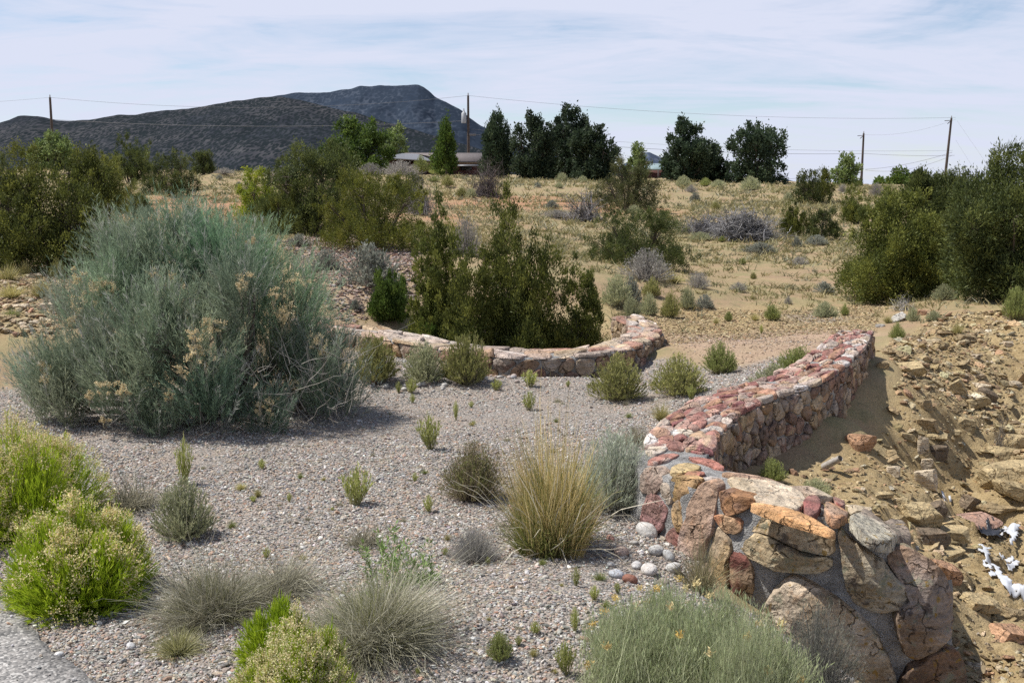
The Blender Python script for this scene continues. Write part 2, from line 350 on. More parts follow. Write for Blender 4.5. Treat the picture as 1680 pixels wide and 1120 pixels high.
def build_ground():
    ys = [-12, -8, -5, -3, -1, 0, .8, 1.5, 2.0]
    y = 2.0
    while y < 9500:
        y += max(.02, y * (.0045 if y < 20 else .007 if y < 90 else .03)); ys.append(y)
    ys = np.array(ys); us = np.concatenate([np.linspace(-6, -1.0, 40, endpoint=False), np.linspace(-1.0, .12, 250, endpoint=False), np.linspace(.12, .42, 130, endpoint=False), np.linspace(.42, .8, 60, endpoint=False), np.linspace(.8, 6, 40)])
    Y, U = np.meshgrid(ys, us, indexing='ij'); X = U * (np.maximum(Y, 1.0) + 3.0)
    x, y = X.ravel(), Y.ravel(); z = H(x, y)
    z = np.where((y > 6000), z - (y - 6000) * .02, z)
    R, Cn = Y.shape; i = np.arange(R - 1)[:, None] * Cn + np.arange(Cn - 1)[None]
    Q = np.stack([i, i + 1, i + Cn + 1, i + Cn], -1).reshape(-1, 4)
    gr, oc, pk, rd = zone_weights(x, y)
    mb = MB(); mb.add(np.stack([x, y, z], -1), np.stack([gr, oc, pk], -1), Q=Q)
    m, nt = new_mat('ground'); n = N(nt)
    a = n('ShaderNodeAttribute', attribute_name='Col').outputs['Color']; sp = n('ShaderNodeSeparateColor', {0: a}).outputs
    rdn = n('ShaderNodeAttribute', attribute_name='red').outputs['Fac']
    g = n('ShaderNodeNewGeometry').outputs['Position']
    def noise(sc, det=5.0, ro=.6, loc=(0, 0, 0), dist=0.0):
        return n('ShaderNodeTexNoise', {'Vector': n('ShaderNodeMapping', {'Vector': g, 'Location': loc}).outputs[0], 'Scale': sc, 'Detail': det, 'Roughness': ro, 'Distortion': dist}).outputs[0]
    n1, n2, n3, n4 = noise(.35), noise(2.5, 6, .7), noise(14, 6, .7), noise(90, 4, .6)
    # hillside: dry soil with thin straw cover
    hill = n.mix((.33, .24, .14), (.25, .215, .11), n.ramp(n2, [(.40, 0.0), (.60, 1.0)]))
    hill = n.mix(hill, (.30, .205, .13), n.ramp(noise(.8, 6, .65, (5, 9, 0)), [(.48, 0.0), (.66, .9)]))
    hill = n.mix(hill, (.17, .155, .08), n.ramp(noise(6, 6, .7, (2, 4, 0)), [(.54, 0.0), (.68, .8)]))
    hill = n.mix(hill, (.36, .19, .11), n.math('MULTIPLY', rdn, n.ramp(n3, [(.35, .55), (.6, 1.0)])))
    ochre = n.mix((.33, .24, .12), (.42, .32, .175), n.ramp(n2, [(.38, 0.0), (.62, 1.0)]))
    ochre = n.mix(ochre, (.17, .115, .055), n.ramp(n3, [(.52, 0.0), (.68, .8)]))
    ochre = n.mix(ochre, (.44, .35, .21), n.ramp(noise(38, 3, .6, (4, 1, 0)), [(.58, 0.0), (.66, .7)]))
    pink = n.mix((.40, .285, .20), (.36, .265, .175), n.ramp(n2, [(.4, 0.0), (.6, 1.0)]))
    pink = n.mix(pink, (.24, .165, .11), n.ramp(n3, [(.50, 0.0), (.66, .75)])); pink = n.mix(pink, (.47, .36, .26), n.ramp(noise(30, 4, .7, (1, 6, 0)), [(.56, 0.0), (.66, .6)]))
    # gravel: cells of stone colour in fine grit
    v = n('ShaderNodeTexVoronoi', {'Vector': g, 'Scale': 80.0, 'Randomness': 1.0}); vc = n('ShaderNodeSeparateColor', {0: v.outputs['Color']}).outputs
    gcol = n.ramp(vc[0], [(0, (.16, .155, .145)), (.25, (.26, .24, .215)), (.5, (.34, .305, .27)), (.72, (.39, .34, .295)), (.86, (.34, .25, .19)), (1, (.51, .49, .455))])
    edge = n.ramp(v.outputs['Distance'], [(.0, 1.05), (.55, .95), (.95, .5)])
    gcol = n.mix(gcol, edge, 1.0, 'MULTIPLY')
    gcol = n.mix(gcol, (.36, .29, .235), n.ramp(n2, [(.48, 0.0), (.66, .75)]))
    c = n.mix(hill, ochre, sp[1]); c = n.mix(c, pink, sp[2]); c = n.mix(c, gcol, sp[0])
    c = n.mix(c, n.ramp(n4, [(.3, .7), (.55, 1.05), (.75, 1.25)]), .75, 'MULTIPLY')
    hgt = n.math('ADD', n.math('MULTIPLY', n3, .6), n.math('MULTIPLY', n4, .35))
    hgt = n.math('ADD', hgt, n.math('MULTIPLY', n.math('MULTIPLY', n.math('SUBTRACT', 1.0, v.outputs['Distance']), sp[0]), .7))
    b0 = n('ShaderNodeBump', {'Height': noise(9, 7, .75), 'Strength': n.math('MULTIPLY', n.math('MAXIMUM', sp[1], n.math('MULTIPLY', sp[2], .7)), .6), 'Distance': .07})
    b = n('ShaderNodeBump', {'Height': hgt, 'Strength': .9, 'Distance': .02, 'Normal': b0.outputs[0]})
    n.out(n('ShaderNodeBsdfPrincipled', {'Base Color': c, 'Roughness': .95, 'Specular IOR Level': .15, 'Normal': b.outputs[0]}).outputs[0])
    o = mb.build('ground', m); tag(o, kind='structure')
    at_ = o.data.attributes.new('red', 'FLOAT', 'POINT'); at_.data.foreach_set('value', rd.astype(np.float32))
    return o
build_ground()

# ------------------------------------------------------------------ asphalt path, lower left
def build_asphalt():
    edge = [(-400,960),(-120,978),(-20,985),(30,1000),(52,1018),(48,1034),(64,1050),(82,1072),(98,1090),(122,1094),(140,1106),(165,1150),(210,1260),(260,1400)]
    E = np.array([ground(*p)[:2] for p in edge]); t = np.linspace(0, len(E) - 1, 160)
    E = np.stack([np.interp(t, np.arange(len(E)), E[:, k]) for k in (0, 1)], -1)
    E += .028 * np.stack([fbm2(E[:, 0] * 14, E[:, 1] * 14, 31, 5), fbm2(E[:, 0] * 14, E[:, 1] * 14, 32, 5)], -1)
    c = np.array([-3.5, .5]); rings = [(1, -.02), (1.0, .012), (.985, .017), (.9, .018), (.7, .018), (.4, .018), (.1, .018)]
    V = []
    for s, dz in rings:
        p = c + (E - c) * s; V.append(np.stack([p[:, 0], p[:, 1], H(p[:, 0], p[:, 1]) + dz], -1))
    n = len(E); k = len(rings); i = np.arange(k - 1)[:, None] * n + np.arange(n - 1)[None]
    mb = MB(); mb.add(np.concatenate(V), (1, 1, 1), Q=np.stack([i, i + n, i + n + 1, i + 1], -1).reshape(-1, 4))
    m, nt = new_mat('asphalt'); q = N(nt); g = q('ShaderNodeNewGeometry').outputs['Position']
    v = q('ShaderNodeTexVoronoi', {'Vector': g, 'Scale': 115.0}); vc = q('ShaderNodeSeparateColor', {0: v.outputs['Color']}).outputs
    nn = q('ShaderNodeTexNoise', {'Vector': g, 'Scale': 5.0, 'Detail': 6.0}).outputs[0]
    col = q.ramp(vc[1], [(0, (.10, .098, .095)), (.3, (.19, .183, .175)), (.7, (.30, .28, .26)), (1, (.48, .46, .43))])
    col = q.mix(col, q.ramp(nn, [(.3, .7), (.7, 1.15)]), 1.0, 'MULTIPLY')
    b = q('ShaderNodeBump', {'Height': q.math('SUBTRACT', 1.0, v.outputs['Distance']), 'Strength': .3, 'Distance': .003})
    q.out(q('ShaderNodeBsdfPrincipled', {'Base Color': col, 'Roughness': .85, 'Normal': b.outputs[0], 'Specular IOR Level': .2}).outputs[0])
    o = mb.build('path', m); tag(o, kind='structure')
    return [tuple(p) for p in E] + [(-8, -5), (-8, 4)]
ASPHALT = build_asphalt()
# ------------------------------------------------------------------ loose stones
_t = (1 + 5 ** .5) / 2
ICO_V = nrm(np.array([(-1,_t,0),(1,_t,0),(-1,-_t,0),(1,-_t,0),(0,-1,_t),(0,1,_t),(0,-1,-_t),(0,1,-_t),(_t,0,-1),(_t,0,1),(-_t,0,-1),(-_t,0,1)], float))
ICO_F = np.array([(0,11,5),(0,5,1),(0,1,7),(0,7,10),(0,10,11),(1,5,9),(5,11,4),(11,10,2),(10,7,6),(7,1,8),(3,9,4),(3,4,2),(3,2,6),(3,6,8),(3,8,9),(4,9,5),(2,4,11),(6,2,10),(8,6,7),(9,8,1)])
def ico(level):
    V, F = ICO_V, ICO_F
    for _ in range(level):
        E = np.concatenate([F[:, [0, 1]], F[:, [1, 2]], F[:, [2, 0]]]); E.sort(1); U, inv = np.unique(E, axis=0, return_inverse=True); inv = inv.ravel()
        M = nrm(V[U].mean(1)); n = len(V); f = len(F); a, b, c = inv[:f] + n, inv[f:2*f] + n, inv[2*f:] + n
        F = np.concatenate([np.stack([F[:, 0], a, c], 1), np.stack([F[:, 1], b, a], 1), np.stack([F[:, 2], c, b], 1), np.stack([a, b, c], 1)]); V = np.concatenate([V, M])
    return V, F
ICO1 = ico(1); ICO2 = ico(2); ICO3 = ico(3)
def rots(rng, n, tilt=.5):
    az = rng.uniform(0, 2 * PI, n); q = rng.normal(size=(n, 2)) * tilt
    c, s = np.cos(az), np.sin(az); Z = nrm(np.stack([q[:, 0], q[:, 1], np.ones(n)], -1))
    X = np.stack([c, s, np.zeros(n)], -1); X = nrm(X - Z * (X * Z).sum(-1, keepdims=True)); return np.stack([X, np.cross(Z, X), Z], -1)
def stones(mb, P, S, col, rng, flat=.6, tilt=.4, jit=.28, base=(ICO_V, ICO_F), sink=.3):
    V0, F0 = base; n = len(P); k = len(V0)
    sc = np.stack([rng.uniform(.75, 1.3, n), rng.uniform(.6, 1.0, n), flat * rng.uniform(.7, 1.2, n)], -1) * S[:, None]
    V = V0[None] * (1 + rng.uniform(-jit, jit, (n, k, 1))) * sc[:, None, :]
    V = np.einsum('nij,nkj->nki', rots(rng, n, tilt), V) + P[:, None, :]
    V[:, :, 2] += (sc[:, 2] * (1 - sink))[:, None]
    mb.add(V.reshape(-1, 3), np.repeat(col, k, 0), T=(F0[None] + (np.arange(n) * k)[:, None, None]).reshape(-1, 3))
def pick(rng, pal, w, n, jit=.15):
    pal = np.array(pal, float); i = rng.choice(len(pal), n, p=np.array(w) / sum(w))
    return pal[i] * (1 + rng.normal(size=(n, 1)) * jit) * (1 + rng.normal(size=(n, 3)) * .03)
PEBC = [(.35,.33,.30),(.41,.39,.355),(.57,.55,.51),(.20,.19,.18),(.36,.30,.25),(.39,.265,.195),(.44,.36,.275),(.28,.225,.195),(.27,.262,.255)]
PEBW = [5, 5, 3, 3, 4, 2, 3, 2, 2]
def fan(rng, n, y0, y1, u0, u1):
    y = np.sqrt(rng.uniform(y0 ** 2, y1 ** 2, n)); return rng.uniform(u0, u1, n) * y, y
def scatter_gravel():
    rng = np.random.default_rng(11); mb = MB()
    for n, y0, y1, s0, s1 in ((62000, 3.2, 5.0, .0042, .0095), (70000, 5.0, 7.5, .0050, .0100), (36000, 7.5, 10.5, .0065, .011), (5000, 2.0, 3.2, .006, .010)):
        x, y = fan(rng, n, y0, y1, -.62, .40); gr = zone_weights(x, y)[0]
        m = (gr * (.35 + .65 * sstep(-.22, .12, fbm2(x * 1.6, y * 1.6, 45, 4) + .08)) > rng.uniform(.2, .9, n)) & (sdist(x, y, ASPHALT) < .0); x, y = x[m], y[m]
        s = (s0 + (s1 - s0) * rng.uniform(size=len(x)) ** 1.8) * np.where(rng.uniform(size=len(x)) < .05, 1.7, 1)
        stones(mb, np.stack([x, y, H(x, y)], -1), s, pick(rng, PEBC, PEBW, len(x)), rng, .5, sink=.5)
    # a few loose stones kicked onto the asphalt and over the dirt
    x, y = fan(rng, 420, 3.2, 5, -.6, -.2); m = sdist(x, y, ASPHALT) > .02; x, y = x[m], y[m]
    stones(mb, np.stack([x, y, H(x, y) + .017], -1), rng.uniform(.004, .009, len(x)), pick(rng, PEBC, PEBW, len(x)), rng, .62)
    o = mb.build('gravel', M_PEB, smooth=False); tag(o, 'grey and pinkish crushed gravel covering the forecourt between the stone walls', 'gravel', kind='stuff')
scatter_gravel()
SHC = [(.41,.32,.18),(.34,.255,.14),(.47,.385,.24),(.26,.19,.11),(.42,.275,.16),(.52,.45,.33)]
def scatter_rubble():
    rng = np.random.default_rng(12); mb = MB()
    x, y = rng.uniform(1.1, 6.8, 110000), rng.uniform(3.4, 14, 110000)
    oc = zone_weights(x, y)[1]; dens = .34 + .5 * sstep(-.1, .25, fbm2(x * 1.4, y * 1.4, 41, 3))
    m = (oc * dens > rng.uniform(.1, .95, len(x))) & (x < y * .62) & (sdist(x, y, DITCH) > .06); x, y = x[m], y[m]
    s = .009 + .014 * rng.uniform(size=len(x)) ** 3 + .036 * rng.uniform(size=len(x)) ** 15 * np.clip(y / 6, .8, 1.5)
    stones(mb, np.stack([x, y, H(x, y)], -1), s, pick(rng, SHC, [5, 4, 3, 3, 2, 1], len(x)), rng, .34, .45, .35, sink=.6)
    # pink scree on the left bank and pale slabs on the left terrace
    for poly, n, pal, s0, s1 in ((G_SCREE, 7000, [(.36,.27,.22),(.30,.19,.15),(.42,.36,.31),(.22,.17,.14),(.27,.24,.23)], .012, .034), (G_TERR, 4200, [(.44,.34,.21),(.37,.27,.15),(.50,.42,.30),(.27,.19,.10),(.38,.24,.15)], .012, .045), (G_OCHRE2, 9000, SHC[:5], .006, .020), (G_PINK, 2600, [(.44,.33,.24),(.36,.27,.19),(.50,.42,.34),(.30,.21,.15),(.40,.36,.32)], .005, .014)):
        Pn = np.array(poly); x = rng.uniform(Pn[:, 0].min(), Pn[:, 0].max(), n * 2); y = rng.uniform(Pn[:, 1].min(), Pn[:, 1].max(), n * 2)
        m = inpoly(x, y, poly); x, y = x[m][:n], y[m][:n]
        stones(mb, np.stack([x, y, H(x, y)], -1), s0 + (s1 - s0) * rng.uniform(size=len(x)) ** 2.2, pick(rng, pal, [4, 3, 2, 2, 1], len(x)), rng, .4, .35, .35, sink=.4)
    o = mb.build('rubble', M_SHALE, smooth=False); tag(o, 'ochre shale chips and scree strewn over the ditch banks', 'rubble', kind='stuff')
scatter_rubble()
def scatter_litter():
    """Broken straw, twigs and leaf bits lying on the gravel and round the plants."""
    rng = np.random.default_rng(14); mb = MB(); n = 5200; x, y = fan(rng, n, 3.2, 9.5, -.6, .36)
    k = (zone_weights(x, y)[0] * sstep(-.25, .3, fbm2(x * 1.1, y * 1.1, 61, 4)) > rng.uniform(0, .8, n)); x, y = x[k], y[k]; n = len(x)
    a = rng.uniform(0, 6.28, n); D = np.stack([np.cos(a), np.sin(a), rng.normal(size=n) * .08], -1); L = rng.uniform(.02, .10, n)[:, None, None]; t = np.linspace(-.5, .5, 4)[None, :, None]
    P = np.stack([x, y, H(x, y) + .009], -1)[:, None] + D[:, None] * L * t + rng.normal(size=(n, 1, 3)) * c3(1, 1, 0) * .02 * (t ** 2) * 4
    c = pick(rng, [(.46,.40,.27),(.36,.29,.18),(.22,.17,.12),(.52,.48,.38)], [3, 3, 2, 2], n); blades(mb, P, rng.uniform(.0022, .0045, n), c, c, rng)
    tag(mb.build('litter', M_GRASS), 'bits of dry straw and twig littering the gravel', 'litter', kind='stuff')
scatter_litter()
def scatter_grass():
    """Thin dry grass all over the hillside: nobody could count it."""
    rng = np.random.default_rng(13); mb = MB()
    for n, y0, y1, hh, nb in ((5200, 11.5, 24, .10, 14), (9000, 18, 48, .17, 11), (8000, 42, 95, .28, 9)):
        x, y = fan(rng, n, y0, y1, -.62, .6)
        gr, oc, pk, rd = zone_weights(x, y)
        keep = rng.uniform(size=n) < (1 - gr) * (1 - .93 * oc) * (1 - .95 * pk) * (1 - .65 * rd) * sstep(-.35, .25, fbm2(x * .35, y * .35, 51, 4) + .12); x, y = x[keep], y[keep]; n = len(x)
        z = H(x, y) - .01; k = nb
        B = np.repeat(np.stack([x, y, z], -1), k, 0) + rng.normal(size=(n * k, 3)) * c3(1, 1, 0) * hh * .55 * np.repeat(rng.uniform(.5, 1.4, n), k)[:, None]
        h = hh * rng.uniform(.35, 1.15, n * k) * np.repeat(rng.uniform(.5, 1.3, n), k)
        D = nrm(rng.normal(size=(n * k, 3)) * c3(.6, .6, 0) + c3(0, 0, 1)); t = np.linspace(0, 1, 3)[None, :, None]
        P = B[:, None, :] + D[:, None, :] * h[:, None, None] * t + (D * c3(1, 1, 0))[:, None, :] * h[:, None, None] * .5 * t ** 2
        tint = np.repeat(rng.uniform(size=n), k)[:, None]
        c1 = lerp(lerp(c3(.48, .40, .20), c3(.29, .27, .11), np.clip(tint * 2, 0, 1)), c3(.30, .29, .19), np.clip(tint * 2 - 1, 0, 1)) * rng.uniform(.75, 1.2, (n * k, 1))
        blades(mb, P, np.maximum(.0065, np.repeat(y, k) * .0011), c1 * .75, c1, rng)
    o = mb.build('dry_grass', M_GRASS); tag(o, 'sparse straw and olive dry grass thinly covering the hillside', 'grass', kind='stuff')
scatter_grass()
# ------------------------------------------------------------------ stone walls
def resample(P, n, closed=False):
    P = np.asarray(P, float)
    if closed: P = np.concatenate([P, P[:1]])
    s = np.concatenate([[0], np.cumsum(np.linalg.norm(np.diff(P, axis=0), axis=1))]); t = np.linspace(0, s[-1], n + (1 if closed else 0))
    Q = np.stack([np.interp(t, s, P[:, k]) for k in range(P.shape[1])], -1); return Q[:-1] if closed else Q
def chaikin(P, it=2):
    for _ in range(it):
        Q = np.roll(P, -1, 0); P = np.stack([P * .75 + Q * .25, P * .25 + Q * .75], 1).reshape(-1, P.shape[1])
    return P
def voronoi_cells(seeds, x0, x1, y0, y1):
    out = []
    for i, s in enumerate(seeds):
        poly = [(x0, y0), (x1, y0), (x1, y1), (x0, y1)]
        d = np.hypot(*(seeds - s).T); near = np.argsort(d)[1:22]
        for j in near:
            m = (s + seeds[j]) / 2; nn = seeds[j] - s; new = []
            for a in range(len(poly)):
                p, q = np.array(poly[a]), np.array(poly[(a + 1) % len(poly)]); dp, dq = (p - m) @ nn, (q - m) @ nn
                if dp <= 0: new.append(tuple(p))
                if dp * dq < 0: new.append(tuple(p + (q - p) * dp / (dp - dq)))
            poly = new
            if len(poly) < 3: break
        if len(poly) >= 3: out.append(np.array(poly))
    return out
def dome(mb, poly2, mapf, thick, col, rng, npt=20, rings=5, rough=.25, smooth_it=2, flat=.55, seed=0, back=.02, tiltv=None, colfn=None):
    """A stone from a rounded outline in surface coordinates: bulges out of the wall by 'thick'."""
    P = resample(chaikin(np.asarray(poly2, float), smooth_it), npt, True); c = P.mean(0); size = np.hypot(*(P - c).T).mean()
    ph = rng.uniform(0, 99, 3); V = []; U = []
    for k in range(rings + 1):
        t = k / rings                                    # 0 rim .. 1 near the centre
        s = float(np.interp(t, [0, .12, .3, .5, 1], [1.01, 1.0, .95, .82, .16])); dep = -back if k == 0 else thick * float(np.interp(t, [0, .12, .3, .5, 1], [-.2, .35, .78, .95, 1.0]))
        q = c + (P - c) * s; U.append(np.concatenate([q, np.full((npt, 1), dep)], 1))
    U.append(np.array([[*c, thick * 1.02]])); U = np.concatenate(U)
    nz = fbm(np.stack([U[:, 0] / size * .9, U[:, 1] / size * .9, U[:, 2] / size], -1) + ph, 7 + seed, 6) - .35 * np.abs(fbm(np.stack([U[:, 0] / size * 1.3, U[:, 1] / size * 2.2, U[:, 2] / size], -1) + ph + 9, 17 + seed, 5))
    U[npt:, 2] += nz[npt:] * thick * rough * 2.0
    for _ in range(5):                                   # broken faces: shave with tilted planes
        a = rng.uniform(0, 6.28); sl = rng.uniform(.15, .75) * thick; e = (U[:, :2] - c) @ np.array([math.cos(a), math.sin(a)]) / size
        U[npt:, 2] = np.minimum(U[npt:, 2], (thick * rng.uniform(.75, 1.15) - sl * e)[npt:])
    if tiltv is not None: U[npt:, 2] += ((U[npt:, :2] - c) @ np.array(tiltv)) 
    wob = fbm(np.stack([U[:, 0] / size * 1.6, U[:, 1] / size * 1.6, 0 * U[:, 0]], -1) + ph + 5, 3, 4)[:, None] * size * .17
    U[:, :2] += wob * nrm(U[:, :2] - c + 1e-6)
    V = mapf(U[:, 0], U[:, 1], U[:, 2]); n = len(V)
    i = np.arange(rings)[:, None] * npt; j = np.arange(npt)[None]; j2 = (j + 1) % npt
    Q = np.stack([i + j, i + j2, i + npt + j2, i + npt + j], -1).reshape(-1, 4)
    T = np.stack([rings * npt + np.arange(npt), rings * npt + (np.arange(npt) + 1) % npt, np.full(npt, n - 1)], -1)
    if colfn is None:                                    # patchy natural colour: two tones and a pale or rusty blotch
        t = sstep(-.12, .16, fbm(np.stack([U[:, 0], U[:, 1], U[:, 2]], -1) / size * .8 + ph, 27, 4))[:, None]
        alt = np.array([(.46,.36,.22),(.40,.25,.14),(.50,.44,.37),(.22,.14,.11),(.36,.30,.24)][rng.integers(5)])
        C = lerp(np.array(col), lerp(np.array(col), alt, .55), t)
        t = sstep(.10, .26, fbm(np.stack([U[:, 0], U[:, 1], U[:, 2]], -1) / size * 1.5 + ph + 31, 28, 4))[:, None]; C = lerp(C, C * c3(1.45, 1.45, 1.45), t * .8)
    else: C = colfn(U, c, size, col)
    mb.add(V, C, T=T, Q=Q)

class WallPath:
    """Plan centre line, height of the coping and thickness along it."""
    def __init__(s, pts, zt, th):
        s.P = resample(np.array(pts), 200); s.s = np.concatenate([[0], np.cumsum(np.linalg.norm(np.diff(s.P, axis=0), axis=1))]); s.L = s.s[-1]
        for _ in range(12): s.P[1:-1] = (s.P[:-2] + s.P[2:] + 2 * s.P[1:-1]) / 4
        s.T = nrm(np.gradient(s.P, axis=0)); s.N = np.stack([-s.T[:, 1], s.T[:, 0]], -1)      # N: left of the walking direction
        s.zt = np.interp(s.s / s.L, np.linspace(0, 1, len(zt)), zt); s.th = np.interp(s.s / s.L, np.linspace(0, 1, len(th)), th)
    def f(s, u, arr): return np.stack([np.interp(u, s.s, arr[:, k]) for k in range(arr.shape[1])], -1)
    def ext(s, u): d = u - np.clip(u, 0, s.L); return s.f(u, s.P) + s.f(u, s.T) * np.asarray(d)[..., None]
    def top(s, u): return np.interp(u, s.s, s.zt)
    def thick(s, u): return np.interp(u, s.s, s.th)
    def face(s, side):
        def m(u, v, dep):      # v = height below the coping (negative = below)
            p = s.ext(u) + s.f(u, s.N) * (side * (s.thick(u) / 2 + dep))[:, None]
            return np.concatenate([p, (s.top(u) + v)[:, None]], 1)
        return m
    def coping(s):
        def m(u, v, dep):      # v across, -1..1
            p = s.ext(u) + s.f(u, s.N) * (v * s.thick(u) / 2)[:, None]
            return np.concatenate([p, (s.top(u) + dep)[:, None]], 1)
        return m
    def core(s, mb, depth, nu=140):
        u = np.linspace(0, s.L, nu); prof = [(1, -depth)] + [(1, -depth * k) for k in (.8, .6, .4, .2, .08)] + [(.96, -.012)] + [(v, -.004) for v in (.6, .2, -.2, -.6)] + [(-.96, -.012)] + [(-1, -depth * k) for k in (.08, .2, .4, .6, .8, 1)]
        V = []
        for v, z in prof:
            p = s.f(u, s.P) + s.f(u, s.N) * (v * s.thick(u) / 2)[:, None]; V.append(np.concatenate([p, (s.top(u) + z)[:, None]], 1))
        V = np.concatenate(V); V += .012 * np.stack([fbm(V * 14, 61 + k, 3) for k in range(3)], -1)
        k = len(prof); i = np.arange(k - 1)[:, None] * nu + np.arange(nu - 1)[None]
        Q = list(np.stack([i, i + nu, i + nu + 1, i + 1], -1).reshape(-1, 4))
        mb.add(V, (.25, .25, .25), Q=Q)
        for e in (0, nu - 1):                                                   # close the ends
            r = np.array([j * nu + e for j in range(k)]); c = V[r].mean(0); mb.add(np.concatenate([V[r], [c]]), (.25, .25, .25), T=[(a, (a + 1) % k, k) for a in range(k)])
REDS = [(.27,.12,.10),(.35,.18,.145),(.42,.26,.21),(.22,.095,.09),(.46,.37,.31),(.56,.51,.47),(.38,.21,.14),(.45,.31,.20)]
BROWNS = [(.25,.175,.12),(.31,.215,.135),(.21,.14,.11),(.35,.26,.175),(.26,.155,.115),(.19,.145,.12),(.36,.285,.21),(.24,.175,.135)]
def jseeds(rng, u0, u1, v0, v1, du, dv):
    S = []; nv = max(1, round((v1 - v0) / dv)); nu = max(1, round((u1 - u0) / du))
    for a in range(nu):
        for b in range(nv):
            S.append((u0 + (a + .5 + (b % 2) * .5 - .25 + rng.uniform(-.42, .42)) * (u1 - u0) / nu, v0 + (b + .5 + rng.uniform(-.42, .42)) * (v1 - v0) / nv))
    return np.array(S)
def shrink(poly, gap):
    c = poly.mean(0); r = np.hypot(*(poly - c).T).mean(); return c + (poly - c) * max(.55, 1 - gap / r)

# --- right wall, far stretch: from the bend to its far end
RW = WallPath([(.83,5.38),(.93,5.72),(1.13,6.10),(1.42,6.45),(1.75,6.75),(2.05,7.15),(2.35,7.65),(2.62,8.25)], [.27,.31,.35,.37,.40,.45,.49,.49], [.33,.33,.32,.31,.30,.28,.25,.22])
wall = thing('stone_wall', 'long rubble stone wall with red flagstone coping running along the ochre ditch', 'stone wall', (1.5, 6.5, 0))
def part(mb, name, mat, parent, smooth=True):
    o = mb.build(name, mat, parent, smooth); o.matrix_parent_inverse = Matrix.Translation(-Vector(parent.location)); return o
rng = np.random.default_rng(21)
mb = MB(); RW.core(mb, .75); part(mb, 'mortar_core', M_MORTAR, wall)
mb = MB(); S = jseeds(rng, 0, RW.L, -.62, -.03, .075, .12)
for poly in voronoi_cells(S, -.03, RW.L, -.66, -.025):
    dome(mb, shrink(poly, .005), RW.face(-1), rng.uniform(.016, .04), np.array(BROWNS[rng.integers(8)]) * rng.uniform(.75, 1.3), rng, 18, 5, .3, 1)
for poly in voronoi_cells(jseeds(rng, 0, RW.L, -.32, -.03, .16, .12), 0, RW.L, -.35, -.025):
    dome(mb, shrink(poly, .008), RW.face(1), rng.uniform(.02, .035), np.array(BROWNS[rng.integers(8)]) * rng.uniform(.8, 1.2), rng, 14, 3, .25)
part(mb, 'facing_stone', M_ROCK, wall)
mb = MB(); S = jseeds(rng, 0, RW.L, -1.1, 1.1, .075, .85)
for poly in voronoi_cells(S * c3(4.2, 1, 0)[:2], 0, RW.L * 4.2, -1.12, 1.12):
    poly = poly / np.array([4.2, 1]); c = poly.mean(0); poly = c + (poly - c) * np.array([.95, .97])
    dome(mb, poly, RW.coping(), rng.uniform(.007, .022), np.array(REDS[rng.choice(8, p=[.2,.2,.15,.12,.13,.1,.06,.04])]) * rng.uniform(.85, 1.2), rng, 22, 5, .35, 1, tiltv=(rng.normal() * .10, rng.normal() * .006))
for v in (-1, ):                                                               # end stones
    for k in range(5):
        z0 = -.02 - k * .1; f = lambda a, b, dep: np.concatenate([RW.P[-1] + RW.N[-1] * np.asarray(a)[:, None] + RW.T[-1] * np.asarray(dep)[:, None], (RW.zt[-1] + b)[:, None]], 1)
        for a in (-.055, .055): dome(mb, np.array([(a-.045, z0-.09), (a+.045, z0-.09), (a+.045, z0), (a-.045, z0)]), f, .03, np.array(BROWNS[rng.integers(8)]), rng, 14, 3)
part(mb, 'coping_stone', M_ROCK, wall)

# --- right wall, near stretch with big boulders, traced on its real faces
FR = np.array([(.675,5.62),(.615,5.38),(.62,5.13),(.80,4.80),(1.0,4.57),(1.28,4.42),(1.48,4.36),(1.66,4.33),(1.86,4.40)])
NW = WallPath([(.83,5.40),(.77,5.25),(.86,5.02),(1.02,4.84),(1.14,4.73),(1.32,4.60),(1.50,4.52),(1.62,4.50)], [.27,.265,.26,.26,.25,.23,.13,.02], [.33,.34,.34,.32,.32,.28,.25,.22])
FRs = resample(FR, 120); FRl = np.concatenate([[0], np.cumsum(np.linalg.norm(np.diff(FRs, axis=0), axis=1))])
for _ in range(5): FRs[1:-1] = (FRs[:-2] + FRs[2:] + 2 * FRs[1:-1]) / 4
FRn = nrm(np.gradient(FRs, axis=0)); FRn = np.stack([FRn[:, 1], -FRn[:, 0]], -1); FRn = -FRn if FRn[60] @ np.array([0, -1]) < 0 else FRn
def face_uv(px, py):                    # where a line of sight meets the upright front face
    r = ray(px, py)[:2]; best = None
    for i in range(len(FRs) - 1):
        a, e = FRs[i], FRs[i + 1] - FRs[i]; M = np.array([[r[0], -e[0]], [r[1], -e[1]]])
        if abs(np.linalg.det(M)) < 1e-9: continue
        t, w = np.linalg.solve(M, a)
        if -.02 <= w <= 1.02 and (best is None or t < best[0]): best = (t, FRl[i] + w * (FRl[i + 1] - FRl[i]))
    if best is None:
        k = np.argmin(np.abs(np.arctan2(FRs[:, 0], FRs[:, 1]) - math.atan2(r[0], r[1]))); best = (FRs[k, 1] / r[1], FRl[k])
    return best[1], 1.6 + ray(px, py)[2] * best[0]
def face_map(u, z, dep):
    p = np.stack([np.interp(u, FRl, FRs[:, k]) for k in (0, 1)], -1) + np.stack([np.interp(u, FRl, FRn[:, k]) for k in (0, 1)], -1) * (np.asarray(dep) + .10 * np.clip(.25 - z, 0, .6))[:, None]
    return np.concatenate([p, np.asarray(z)[:, None]], 1)
def top_z(x): return np.interp(x, [.6, 1.0, 1.35, 1.6, 1.75], [.27, .265, .24, .12, .0])
def top_pt(px, py):
    r = ray(px, py); z = .26
    for _ in range(12): t = (z - 1.6) / r[2]; z = float(top_z(r[0] * t))
    return r[0] * t, r[1] * t
